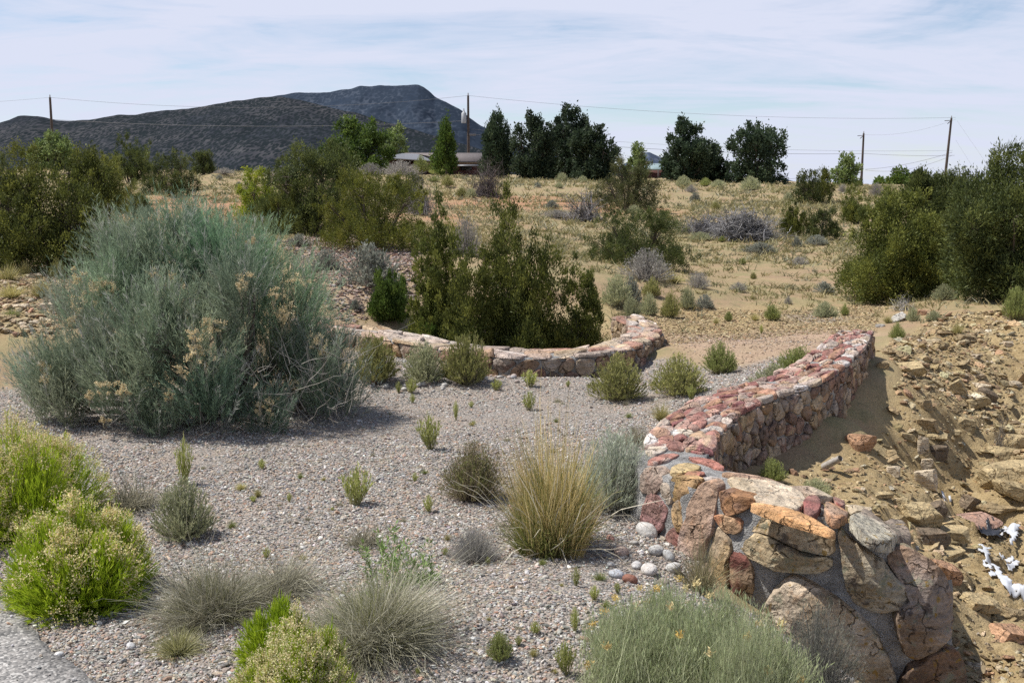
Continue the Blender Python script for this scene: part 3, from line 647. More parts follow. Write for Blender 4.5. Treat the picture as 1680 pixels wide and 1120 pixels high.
def top_map(u, v, dep): return np.stack([u, v, top_z(np.asarray(u)) + np.asarray(dep)], -1)
near = thing('boulder_wall', 'near curved end of the stone wall, built of big lichen-spotted sandstone boulders in grey mortar', 'stone wall', (1.1, 4.8, 0))
mb = MB(); NW.core(mb, .85, 110)
part(mb, 'mortar_core', M_MORTAR, near)
rng = np.random.default_rng(22)
# mortar skin of the front face, slightly behind the stones
mb = MB(); u = np.linspace(0, FRl[-1] * .97, 90); zz = np.linspace(0, 1, 24); U, Zt = np.meshgrid(u, zz, indexing='ij')
xt = np.interp(U.ravel(), FRl, FRs[:, 0]); z = top_z(xt) - .018 - Zt.ravel() * .8
V = face_map(U.ravel(), z, -.0 + .006 + .035 * fbm2(U.ravel() * 9, z * 9, 71, 4)); i = np.arange(89)[:, None] * 24 + np.arange(23)[None]
mb.add(V, (.25, .25, .25), Q=np.stack([i, i + 1, i + 25, i + 24], -1).reshape(-1, 4)); part(mb, 'pointing', M_MORTAR, near)
FACE = [ # outline, bulge, colour, roughness, lichen
 ([(1222,868),(1236,829),(1290,842),(1366,871),(1365,903),(1330,899),(1292,882),(1262,869)], .06, (.45,.37,.26), .16, 1),
 ([(1222,871),(1262,873),(1292,888),(1322,904),(1365,907),(1364,926),(1335,935),(1280,923),(1224,904)], .095, (.47,.40,.28), .18, 1),
 ([(1252,1060),(1262,990),(1290,946),(1312,942),(1350,962),(1405,988),(1440,1040),(1462,1110),(1440,1150),(1260,1150)], .10, (.40,.34,.26), .22, 1),
 ([(1376,862),(1400,885),(1438,903),(1478,950),(1492,968),(1455,990),(1420,992),(1394,975),(1385,930)], .10, (.36,.31,.23), .2, 1),
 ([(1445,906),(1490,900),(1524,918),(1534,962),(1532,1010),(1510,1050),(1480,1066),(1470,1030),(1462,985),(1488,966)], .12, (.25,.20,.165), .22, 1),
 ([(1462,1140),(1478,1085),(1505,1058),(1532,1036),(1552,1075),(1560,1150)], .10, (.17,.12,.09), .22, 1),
 ([(1066,815),(1078,810),(1096,828),(1099,858),(1086,872),(1064,862)], .03, (.27,.15,.14), .2, 0),
 ([(1058,772),(1082,768),(1088,796),(1076,810),(1057,806)], .03, (.32,.25,.20), .25, 0),
 ([(1102,783),(1141,786),(1139,802),(1121,823),(1106,817)], .045, (.36,.24,.11), .25, 0),
 ([(1088,793),(1100,796),(1106,822),(1098,826),(1090,812)], .02, (.40,.33,.26), .2, 0),
 ([(1110,830),(1119,822),(1133,836),(1134,866),(1124,873),(1112,852)], .035, (.34,.23,.12), .2, 0),
 ([(1134,832),(1150,803),(1166,798),(1176,808),(1174,860),(1166,902),(1146,925),(1126,915),(1132,870)], .055, (.42,.31,.26), .2, 0),
 ([(1183,809),(1200,806),(1240,818),(1233,828),(1215,838),(1196,842),(1186,826)], .055, (.30,.16,.08), .25, 0),
 ([(1176,846),(1192,844),(1222,850),(1220,866),(1208,874),(1188,862)], .035, (.42,.20,.11), .2, 0),
 ([(1104,872),(1116,864),(1126,882),(1122,908),(1108,912),(1100,890)], .03, (.26,.12,.10), .2, 0),
 ([(1180,868),(1200,880),(1209,905),(1203,925),(1206,960),(1190,955),(1175,930)], .05, (.38,.26,.13), .25, 0),
 ([(1207,905),(1226,906),(1240,930),(1240,968),(1222,978),(1210,950)], .055, (.16,.065,.05), .35, 0),
 ([(1150,935),(1170,915),(1190,965),(1215,1000),(1190,1030),(1150,1000)], .04, (.36,.27,.23), .25, 0),
 ([(1125,925),(1142,932),(1145,975),(1125,960)], .03, (.30,.17,.13), .2, 0)]
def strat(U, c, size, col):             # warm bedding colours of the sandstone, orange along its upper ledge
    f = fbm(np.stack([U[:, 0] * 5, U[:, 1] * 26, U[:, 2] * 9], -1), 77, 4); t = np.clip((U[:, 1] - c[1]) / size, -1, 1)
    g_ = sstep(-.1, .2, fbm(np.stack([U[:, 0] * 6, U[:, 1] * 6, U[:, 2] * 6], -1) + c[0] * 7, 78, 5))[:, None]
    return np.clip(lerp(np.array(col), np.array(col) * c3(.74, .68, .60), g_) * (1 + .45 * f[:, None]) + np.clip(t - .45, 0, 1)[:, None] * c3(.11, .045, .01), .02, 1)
for pts, th, col, ro, li in FACE:
    P = np.array([face_uv(*p) for p in pts]); big = li == 1; P = P.mean(0) + (P - P.mean(0)) * (1.05 if big else 1.16); mb = MB()
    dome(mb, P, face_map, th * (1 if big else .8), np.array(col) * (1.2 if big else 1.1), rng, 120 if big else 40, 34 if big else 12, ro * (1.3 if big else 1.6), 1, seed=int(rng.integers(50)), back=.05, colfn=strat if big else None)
    part(mb, 'boulder' if big else 'facing_stone', M_LICHEN if big else M_ROCK, near)
TOP = [([(1196,784),(1250,786),(1306,806),(1318,822),(1302,834),(1268,829),(1212,806)], .022, (.56,.46,.34)),
 ([(1186,776),(1218,778),(1262,785),(1290,796),(1250,788),(1200,783)], .022, (.36,.24,.17)),
 ([(1318,822),(1329,815),(1342,818),(1346,834),(1336,843),(1322,841)], .03, (.30,.12,.105)),
 ([(1354,832),(1364,821),(1384,834),(1392,848),(1372,857),(1357,847)], .03, (.50,.27,.15)),
 ([(1366,816),(1378,817),(1388,828),(1376,828)], .025, (.42,.14,.11)),
 ([(1098,771),(1120,759),(1148,765),(1144,773),(1110,777)], .018, (.56,.41,.19)),
 ([(1060,756),(1098,743),(1116,748),(1080,760)], .018, (.36,.18,.14)),
 ([(1149,786),(1175,781),(1183,788),(1163,794)], .018, (.60,.54,.50)),
 ([(1122,777),(1150,772),(1157,780),(1131,784)], .018, (.40,.17,.12)),
 ([(1124,749),(1160,752),(1192,768),(1162,764)], .018, (.38,.17,.13)),
 ([(1060,738),(1084,722),(1104,724),(1094,740),(1068,748)], .025, (.58,.50,.43)),
 ([(1096,735),(1112,722),(1130,726),(1126,738)], .025, (.36,.15,.12)),
 ([(1128,738),(1152,730),(1162,738),(1150,746)], .022, (.30,.11,.10)),
 ([(1270,832),(1300,837),(1350,860),(1366,872),(1320,858),(1240,832),(1238,826)], .016, (.60,.34,.16)),
 ([(1270,795),(1310,800),(1350,808),(1366,818),(1336,814),(1310,806)], .02, (.52,.43,.31)),
 ([(1400,855),(1430,848),(1470,855),(1490,880),(1486,897),(1440,893),(1412,874)], .05, (.36,.33,.26)),
 ([(1255,812),(1272,814),(1280,822),(1262,822)], .02, (.40,.30,.18))]
for pts, th, col in TOP:
    P = np.array([top_pt(*p) for p in pts]); P = P.mean(0) + (P - P.mean(0)) * 1.12; mb = MB(); dome(mb, P, top_map, th * (.55 if th < .045 else 1), np.array(col), rng, 34, 8, .3, 1, seed=int(rng.integers(50)), back=.03)
    part(mb, 'coping_stone', M_LICHEN if th > .045 else M_ROCK, near)
# back face stones of the near stretch
mb = MB()
for poly in voronoi_cells(jseeds(rng, 0, NW.L, -.5, -.03, .12, .12), 0, NW.L, -.52, -.025):
    dome(mb, shrink(poly, .008), NW.face(1), rng.uniform(.02, .04), np.array(BROWNS[rng.integers(8)]) * rng.uniform(.8, 1.2), rng, 14, 4, .25)
part(mb, 'back_facing_stone', M_ROCK, near)

# --- left wall, low and curved, in front of the junipers
LW = WallPath([(1.22,11.9),(1.36,11.3),(1.30,10.6),(1.02,9.85),(.62,9.42),(.10,9.30),(-.40,9.62),(-.90,10.05),(-1.40,10.50),(-2.1,11.0)], [.16,.15,.15,.15,.15,.15,.16,.18,.20,.24], [.26,.28,.30,.33,.36,.36,.34,.34,.36,.36])
lw = thing('stone_wall', 'low curved stone wall holding back the juniper hollow behind the gravel', 'stone wall', (.1, 9.5, 0))
rng = np.random.default_rng(23)
mb = MB(); LW.core(mb, .75); part(mb, 'mortar_core', M_MORTAR, lw)
side = 1 if (LW.N[110] @ np.array([0, -1])) > 0 else -1
mb = MB()
for sd in (1, -1):
    for poly in voronoi_cells(jseeds(rng, 0, LW.L, -.36, -.03, .15, .10), 0, LW.L, -.38, -.02):
        dome(mb, shrink(poly, .006), LW.face(sd), rng.uniform(.02, .045), np.array(BROWNS[rng.integers(8)]) * rng.uniform(.7, 1.1), rng, 24, 6, .35, 1)
part(mb, 'facing_stone', M_ROCK, lw)
mb = MB(); S = jseeds(rng, 0, LW.L, -1.12, 1.12, .21, 1.12)
LC = [(.50,.36,.28),(.42,.24,.18),(.56,.46,.38),(.46,.34,.22),(.36,.20,.15),(.40,.32,.27),(.58,.50,.44)]
for poly in voronoi_cells(S * np.array([3.5, 1]), 0, LW.L * 3.5, -1.15, 1.15):
    poly = poly / np.array([3.5, 1]); c = poly.mean(0); poly = c + (poly - c) * np.array([.95, .97])
    dome(mb, poly, LW.coping(), rng.uniform(.010, .03), np.array(LC[rng.integers(7)]) * rng.uniform(.8, 1.1), rng, 26, 6, .4, 1, tiltv=(rng.normal() * .07, rng.normal() * .01))
part(mb, 'coping_stone', M_ROCK, lw)
# ------------------------------------------------------------------ plant builders (local coordinates, base at the origin)
def lobes_round(rng, w, h, n=7):
    L = [(0, 0, h * .46, w * .29, w * .29, h * .36)]; n = 15
    for k in range(n):
        a = 2.4 * k + rng.uniform(-.4, .4); z = h * rng.uniform(.25, .85); r = w * rng.uniform(.16, .40) * (1.15 - .75 * (z / h) ** 2)
        q = w * rng.uniform(.09, .17); L.append((r * math.cos(a), r * math.sin(a), z, q, q, min(z, h * rng.uniform(.10, .20))))
    for k in range(7):
        a = 2 * PI * k / 7; L.append((w * .33 * math.cos(a), w * .33 * math.sin(a), h * .18, w * .19, w * .19, h * .19))
    for k in range(3):
        a = rng.uniform(0, 2 * PI); q = w * .14; L.append((w * .22 * math.cos(a), w * .22 * math.sin(a), h * rng.uniform(.78, .92), q * .7, q * .7, h * .13))
    return L
def lobes_plume(rng, w, h, n=10, fat=.125):
    L = []
    for k in range(n):
        a = rng.uniform(0, 2 * PI); r = w * .38 * (k / n) ** .6 if k else 0
        hh = h * (1.0 if k == 0 else rng.uniform(.55, .97)); q = w * fat * rng.uniform(.8, 1.25)
        x, y = r * math.cos(a), r * math.sin(a)
        L.append((x, y, hh * .52, q * 1.1, q * 1.1, hh * .50)); L.append((x * 1.1, y * 1.1, hh * .24, q * 1.4, q * 1.4, hh * .24))
    return L
def lobes_column(rng, w, h):
    return [(0, 0, h * .5, w * .38, w * .38, h * .5), (w * .1, 0, h * .35, w * .42, w * .42, h * .33), (-w * .12, .05 * w, h * .6, w * .25, w * .25, h * .3)]
def lobes_elm(rng, w, h, n=10):
    L = [(0, 0, h * .5, w * .3, w * .3, h * .38)]
    for k in range(n):
        a = 2 * PI * k / n + rng.uniform(-.3, .3); z = h * rng.uniform(.2, .72); r = w * rng.uniform(.22, .4) * (1.1 - abs(z / h - .45)); q = w * rng.uniform(.12, .2)
        L.append((r * math.cos(a), r * math.sin(a), z, q, q, h * rng.uniform(.12, .2)))
    for k in range(5):
        a = 2 * PI * k / 5; L.append((w * .25 * math.cos(a), w * .25 * math.sin(a), h * .16, w * .18, w * .18, h * .15))
    for k in range(5):
        a = rng.uniform(0, 2 * PI); r = w * rng.uniform(.05, .2); q = w * rng.uniform(.05, .1); L.append((r * math.cos(a), r * math.sin(a), h * rng.uniform(.78, .9), q, q, h * .13))
    return L
def crown(mb, rng, lobes, n, leaf, ratio, cA, cB, cC, up=.7, taper=0.0):
    """Leaf sprigs in many small clumps through the crown's volume; gaps stay between clumps."""
    lobes = np.array(lobes); vol = (lobes[:, 3] * lobes[:, 4] * lobes[:, 5]) ** (2 / 3); vol /= vol.sum()
    ends = []
    rm = lobes[:, 3].mean()
    for L, f in zip(lobes, vol):
        nc = max(6, int(n * f / 80)); r = rng.uniform(size=(nc, 1)) ** .33
        D = sph(rng, nc); r = r * (1 + .28 * fbm(D * 2.2 + rng.uniform(0, 50, 3), 5, 3))[:, None]
        dC = D * r * L[3:6]; dC[:, :2] *= 1 + taper * (.25 - .75 * np.clip(dC[:, 2:] / L[5], -1, 1.1)); C = L[:3] + dC; C[:, 2] = np.maximum(C[:, 2], .03 * L[2]); ends.append(C)
        m = max(8, int(n * f / nc)); q = .165 * min(L[3], L[5]) + leaf * .5
        sz = q * rng.uniform(.55, 1.35, (nc, 1, 1))
        G = rng.normal(size=(nc, m, 3)) * sz * c3(.62, .62, .95)
        B = (C[:, None] + G).reshape(-1, 3)
        out = nrm(G.reshape(-1, 3) + .7 * np.repeat(D * r, m, 0) * rm)
        Dl = nrm(out * .6 + c3(0, 0, up) + rng.normal(size=(nc * m, 3)) * .45)
        t = np.repeat(rng.uniform(size=(nc, 1)), m, 0) * .75 + rng.uniform(size=(nc * m, 1)) * .25
        col = np.where(t < .5, lerp(cA, cB, t * 2), lerp(cB, cC, t * 2 - 1)) * rng.uniform(.75, 1.2, (nc * m, 1))
        l = leaf * rng.uniform(.6, 1.4, nc * m)
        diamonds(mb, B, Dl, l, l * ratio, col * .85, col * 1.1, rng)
    return np.concatenate(ends)
def wood(mb, rng, lobes, ends, r0, col, nb=70, stems=4, h0=.0):
    lobes = np.array(lobes); base = np.zeros(3)
    for k, L in enumerate(lobes[:12]):
        a = np.array([rng.normal() * r0 * 1.5, rng.normal() * r0 * 1.5, -.03]); mid = np.array([L[0] * .45, L[1] * .45, L[2] * .55])
        P = limb(mb, a, L[:3], r0 * rng.uniform(.6, 1.0), r0 * .2, col * rng.uniform(.8, 1.2), rng, 8, .1, 6)
        near = ends[np.argsort(((ends - L[:3]) ** 2).sum(1))[: nb // len(lobes[:12]) + 3]]
        for e in near:
            s = P[rng.integers(3, 8)]; limb(mb, s, e, r0 * .22, r0 * .05, col * rng.uniform(.8, 1.3), rng, 4, .12, 4)
JUN = (c3(.058,.074,.020), c3(.130,.150,.034), c3(.29,.295,.065))
JUN_D = (c3(.036,.050,.018), c3(.080,.100,.030), c3(.175,.195,.052))
JUN_B = (c3(.07,.09,.018), c3(.15,.165,.028), c3(.27,.26,.05))
JUN_G = (c3(.055,.09,.02), c3(.10,.16,.03), c3(.18,.25,.05))
DULL = (c3(.05,.06,.026), c3(.095,.108,.04), c3(.175,.18,.07))
ELM = (c3(.022,.038,.022), c3(.048,.074,.038), c3(.11,.145,.075))
GRN = (c3(.05,.085,.02), c3(.10,.16,.03), c3(.18,.25,.05))
PALE = (c3(.12,.17,.05), c3(.19,.25,.08), c3(.29,.34,.14))
LIME = (c3(.17,.24,.02), c3(.33,.40,.035), c3(.48,.50,.06))
BARK = c3(.13, .105, .085)
def tree(name, label, cat, loc, w, h, kind, pal, n, leaf, seed, group=None, ratio=.45, up=.7, trunk=None, parts=('trunk', 'crown'), nb=70):
    rng = np.random.default_rng(seed)
    L = {'round': lobes_round, 'plume': lobes_plume, 'column': lobes_column, 'elm': lobes_elm}[kind](rng, w, h)
    t = thing(name, label, cat, loc, rng.uniform(0, 6.28), group)
    mb = MB(); ends = crown(mb, rng, L, n, leaf, ratio, *pal, up=1.25 if kind in ('plume', 'column') else up, taper=.9 if kind in ('plume', 'column') else 0.0); mw = MB()
    q = np.percentile(np.hypot(*np.concatenate([v[::4, :2] for v in mb.V]).T), 97); zt = np.percentile(np.concatenate([v[::4, 2] for v in mb.V]), 99.7); fit = np.array([w * .5 / q, w * .5 / q, h / zt])
    mb.V = [v * fit for v in mb.V]; ends = ends * fit; L = [tuple(np.array(l) * np.concatenate([fit, fit])) for l in L]
    wood(mw, rng, L, ends, (trunk or .016 * h + .008 * w), BARK, nb)
    mw.build(parts[0], M_BARK, t); mb.build(parts[1], M_LEAF, t)
    return t

def dome_dirs(rng, n, fan=1.0, flat=1.0):
    u = rng.uniform(size=n) ** .75; az = rng.uniform(0, 2 * PI, n); th = u * fan * PI / 2
    return np.stack([np.sin(th) * np.cos(az), np.sin(th) * np.sin(az), np.cos(th) * flat], -1)
def shrub(rng, ns, nl, leaf, ratio, cs, cA, cB, fan=.95, tip=None, tipn=0, tipsize=.03, stem_w=.012, t0=.35, base=.12, mb=None, up=.9, spread=.35):
    """Unit shrub (1 wide, 1 high): stems fan from the base, narrow leaves along the upper stems, optional dry heads."""
    mb = mb or MB(); D = dome_dirs(rng, ns, fan); R = (.72 + .34 * rng.uniform(size=ns) ** .5) * (1 + .22 * fbm(D * 2.0 + rng.uniform(0, 50, 3), 3, 3))
    E = D * R[:, None] * c3(.5, .5, 1.0); B = rng.normal(size=(ns, 3)) * c3(base, base, 0) * .5 + E * c3(.15, .15, 0)
    t = np.linspace(0, 1, 5)[None, :, None]; mid = lerp(B, E, .5) + (E - B) * c3(.12, .12, -.06) + rng.normal(size=(ns, 3)) * .03
    P = (1 - t) ** 2 * B[:, None] + 2 * t * (1 - t) * mid[:, None] + t ** 2 * E[:, None]
    blades(mb, P, stem_w, cs * .8, cs, rng)
    if nl:
        tt = rng.uniform(size=(ns, nl, 1)) ** .8 * (1 - t0) + t0
        Q = (1 - tt) ** 2 * B[:, None] + 2 * tt * (1 - tt) * mid[:, None] + tt ** 2 * E[:, None]
        T = nrm(E - mid)[:, None, :] * np.ones_like(Q); n = ns * nl
        Dl = nrm(T.reshape(-1, 3) * .8 + c3(0, 0, up * .5) + rng.normal(size=(n, 3)) * spread)
        k = rng.uniform(size=(n, 1)) * .4 + np.repeat(rng.uniform(size=(ns, 1)), nl, 0) * .6
        col = lerp(cA, cB, k) * rng.uniform(.75, 1.2, (n, 1)); l = leaf * rng.uniform(.6, 1.4, n)
        diamonds(mb, Q.reshape(-1, 3), Dl, l, l * ratio, col * .9, col * 1.1, rng)
    if tip is not None:
        heads(mb, rng, E[D[:, 2] > .1], tipn, tipsize, tip)
    return mb
def heads(mb, rng, E, k, size, col):
    n = len(E) * k; B = np.repeat(E, k, 0) + rng.normal(size=(n, 3)) * size * .9
    c = np.array(col) * rng.uniform(.65, 1.25, (n, 1)) * (1 + rng.normal(size=(n, 3)) * .05)
    diamonds(mb, B, sph(rng, n) + c3(0, 0, .6), size * rng.uniform(.4, .9, n), size * .5, c * .85, c, rng)
def bunch(rng, n, wid, cA, cB, cC, lean=.9, droop=.5, base=.10, hvar=.45, mb=None, mess=.12, k=6):
    """Unit bunch grass: arching blades from a tight crown."""
    mb = mb or MB(); az = rng.uniform(0, 2 * PI, n); s = rng.uniform(size=n) ** .6; th = s * lean
    L = (1 - hvar * rng.uniform(size=n)) * (1 - .1 * s); O = np.stack([np.cos(az), np.sin(az), np.zeros(n)], -1)
    D = O * np.sin(th)[:, None] * .62 + c3(0, 0, 1) * np.cos(th)[:, None]; O = nrm(O + rng.normal(size=(n, 3)) * c3(mess * 4, mess * 4, 0))
    B = O * (base * s)[:, None] + rng.normal(size=(n, 3)) * c3(.02, .02, 0)
    t = np.linspace(0, 1, k)[None, :, None]
    P = B[:, None] + D[:, None] * L[:, None, None] * t + (O * (.35 * droop * s)[:, None] - c3(0, 0, 1) * (.55 * droop * s ** 1.5)[:, None])[:, None] * L[:, None, None] * t ** 2.2
    W = rng.normal(size=(n, 1, 3)) * mess * t ** 1.3 + rng.normal(size=(n, 1, 3)) * mess * .35 * np.sin(PI * 1.6 * t + rng.uniform(0, 6, (n, 1, 1))) * t; P = P + W + rng.normal(size=(n, k, 3)) * .006; P[..., 2] = np.maximum(P[..., 2], .0)
    q = rng.uniform(size=(n, 1)); c1 = np.where(q < .5, lerp(cA, cB, q * 2), lerp(cB, cC, q * 2 - 1)) * rng.uniform(.6, 1.3, (n, 1))
    blades(mb, P, wid * rng.uniform(.6, 1.3, n), c1 * .8, c1, rng); return mb
def mat_bunch(rng, n, wid, cA, cB, cC, k=8, spread=.26, **kw):
    """Several leaning tufts grown together into one matted clump."""
    out = MB()
    for q in range(k):
        sub_ = bunch(rng, n // k, wid / .62, cA, cB, cC, **kw); a = 2 * PI * q / k + rng.uniform(-.5, .5); r = 0 if q == 0 else spread * rng.uniform(.5, 1.1); sc = rng.uniform(.5, .75) if q else .85
        la, lx = rng.uniform(0, 6.28), rng.uniform(0, .55)
        for V, C, Q in zip(sub_.V, sub_.C, sub_.Q):
            V = V * np.array([sc, sc, sc * rng.uniform(.8, 1.25)]); V[:, 0] += V[:, 2] * lx * math.cos(la); V[:, 1] += V[:, 2] * lx * math.sin(la)
            out.add(V + np.array([r * math.cos(a), r * math.sin(a), 0]), C, Q=Q)
    return out
def multi(rng, k, spread, fn):
    """Several smaller bushes of one kind grown together, of uneven height."""
    out = MB()
    for q in range(k):
        sub_ = fn(rng); a = 2.4 * q + rng.uniform(-.4, .4); r = spread * math.sqrt(q / k) * rng.uniform(.85, 1.1); sx = rng.uniform(.38, .56); sz = rng.uniform(.6, 1.0)
        for V, C, Q in zip(sub_.V, sub_.C, sub_.Q): out.add(V * np.array([sx, sx, sz]) + np.array([r * math.cos(a), r * math.sin(a), 0]), C, Q=Q)
    return out
def deadwood(rng, n, k=6, col=c3(.24, .23, .22), spread=1.0, flat=.6, r=.012, twigs=5, mb=None):
    """Unit heap of bare grey branches."""
    mb = mb or MB()
    D = dome_dirs(rng, n, 1.0); R = rng.uniform(.45, 1.05, n); E = D * R[:, None] * c3(.5, .5, 1) * c3(spread, spread, 1); B = rng.normal(size=(n, 3)) * c3(.16, .16, .0) * spread
    t = np.linspace(0, 1, k)[None, :, None]; P = lerp(B[:, None], E[:, None], t) + np.cumsum(rng.normal(size=(n, k, 3)), 1) * .022
    c = col * rng.uniform(.5, 1.5, (n, 1)); tubes(mb, P, (r * rng.uniform(.4, 1.3, (n, 1)) * (1 - .75 * t[..., 0])), c, 5)
    m = n * twigs; i = np.repeat(np.arange(n), twigs); j = rng.integers(1, k, m); S = P[i, j]
    Dt = nrm(nrm(E - B)[i] + rng.normal(size=(m, 3)) * .8); l = rng.uniform(.08, .3, m)[:, None, None]; t4 = np.linspace(0, 1, 4)[None, :, None]
    Q = S[:, None] + Dt[:, None] * l * t4 + np.cumsum(rng.normal(size=(m, 4, 3)), 1) * .012
    tubes(mb, Q, r * .35 * (1 - .7 * t4[..., 0]), c[i] * rng.uniform(.7, 1.3, (m, 1)), 4); return mb

# kinds of small plant: three shared shapes each
KINDS = {}
def kind(name, fn, mat): KINDS[name] = [fn(np.random.default_rng(hash_(name) + k)).mesh(name, mat) for k in range(3)]
def hash_(s): return sum((i + 1) * ord(c) for i, c in enumerate(s)) % 9973
kind('sagebrush', lambda r: shrub(r, 240, 16, .075, .32, c3(0.28,0.252,0.224), c3(0.182,0.196,0.161), c3(0.364,0.371,0.301), .98), M_LEAF)
kind('grey_shrub', lambda r: shrub(r, 420, 7, .06, .25, c3(0.35,0.322,0.294), c3(0.266,0.252,0.217), c3(0.42,0.392,0.35), .98, stem_w=.010), M_LEAF)
kind('rabbitbrush', lambda r: shrub(r, 340, 15, .085, .16, c3(0.308,0.28,0.168), c3(0.21,0.224,0.077), c3(0.42,0.406,0.14), .9, c3(0.56,0.462,0.182), 3, .022), M_LEAF)
kind('pale_rabbitbrush', lambda r: shrub(r, 340, 15, .085, .16, c3(0.364,0.35,0.252), c3(0.28,0.308,0.168), c3(0.504,0.504,0.294), .92, c3(0.644,0.574,0.336), 3, .02), M_LEAF)
kind('green_shrub', lambda r: shrub(r, 340, 16, .085, .15, c3(.30,.28,.15), c3(.19,.235,.07), c3(.42,.45,.15), .85), M_LEAF)
kind('weed', lambda r: shrub(r, 46, 13, .15, .2, c3(0.36,0.34,0.16), c3(0.30,0.34,0.09), c3(0.52,0.53,0.19), .62, c3(0.588,0.532,0.252), 5, .03, stem_w=.022, t0=.15), M_LEAF)
kind('yellow_grass', lambda r: bunch(r, 420, .016, c3(0.336,0.322,0.112), c3(0.532,0.476,0.182), c3(0.644,0.56,0.28), .9, .4), M_GRASS)
kind('grey_grass', lambda r: mat_bunch(r, 800, .011, c3(0.252,0.231,0.154), c3(0.434,0.399,0.28), c3(0.616,0.574,0.434), lean=1.2, droop=.8, hvar=.6, mess=.16), M_GRASS)
kind('green_tuft', lambda r: bunch(r, 260, .026, c3(0.154,0.21,0.056), c3(0.28,0.322,0.098), c3(0.448,0.434,0.182), 1.1, .4), M_GRASS)
def put(kd, name, cat, label, px, py, w, h, group=None, d=None, sink=.02, wide=1.0):
    """One plant of a kind, its foot at a photo position, w x h photo pixels large."""
    if d is None: p = ground(px, py)
    else: p = at(px, py, d); p[2] = H1(p[0], p[1])
    m = mpp(p[1]); o = link(name, KINDS[kd][hash_(label + str(px)) % 3])
    o.location = (p[0], p[1], p[2] - sink * h * m); o.rotation_euler = (0, 0, (px * 13.7 + py) % 6.28); o.scale = (w * m * wide, w * m * wide, h * m * 1.02)
    return tag(o, label, cat, group)
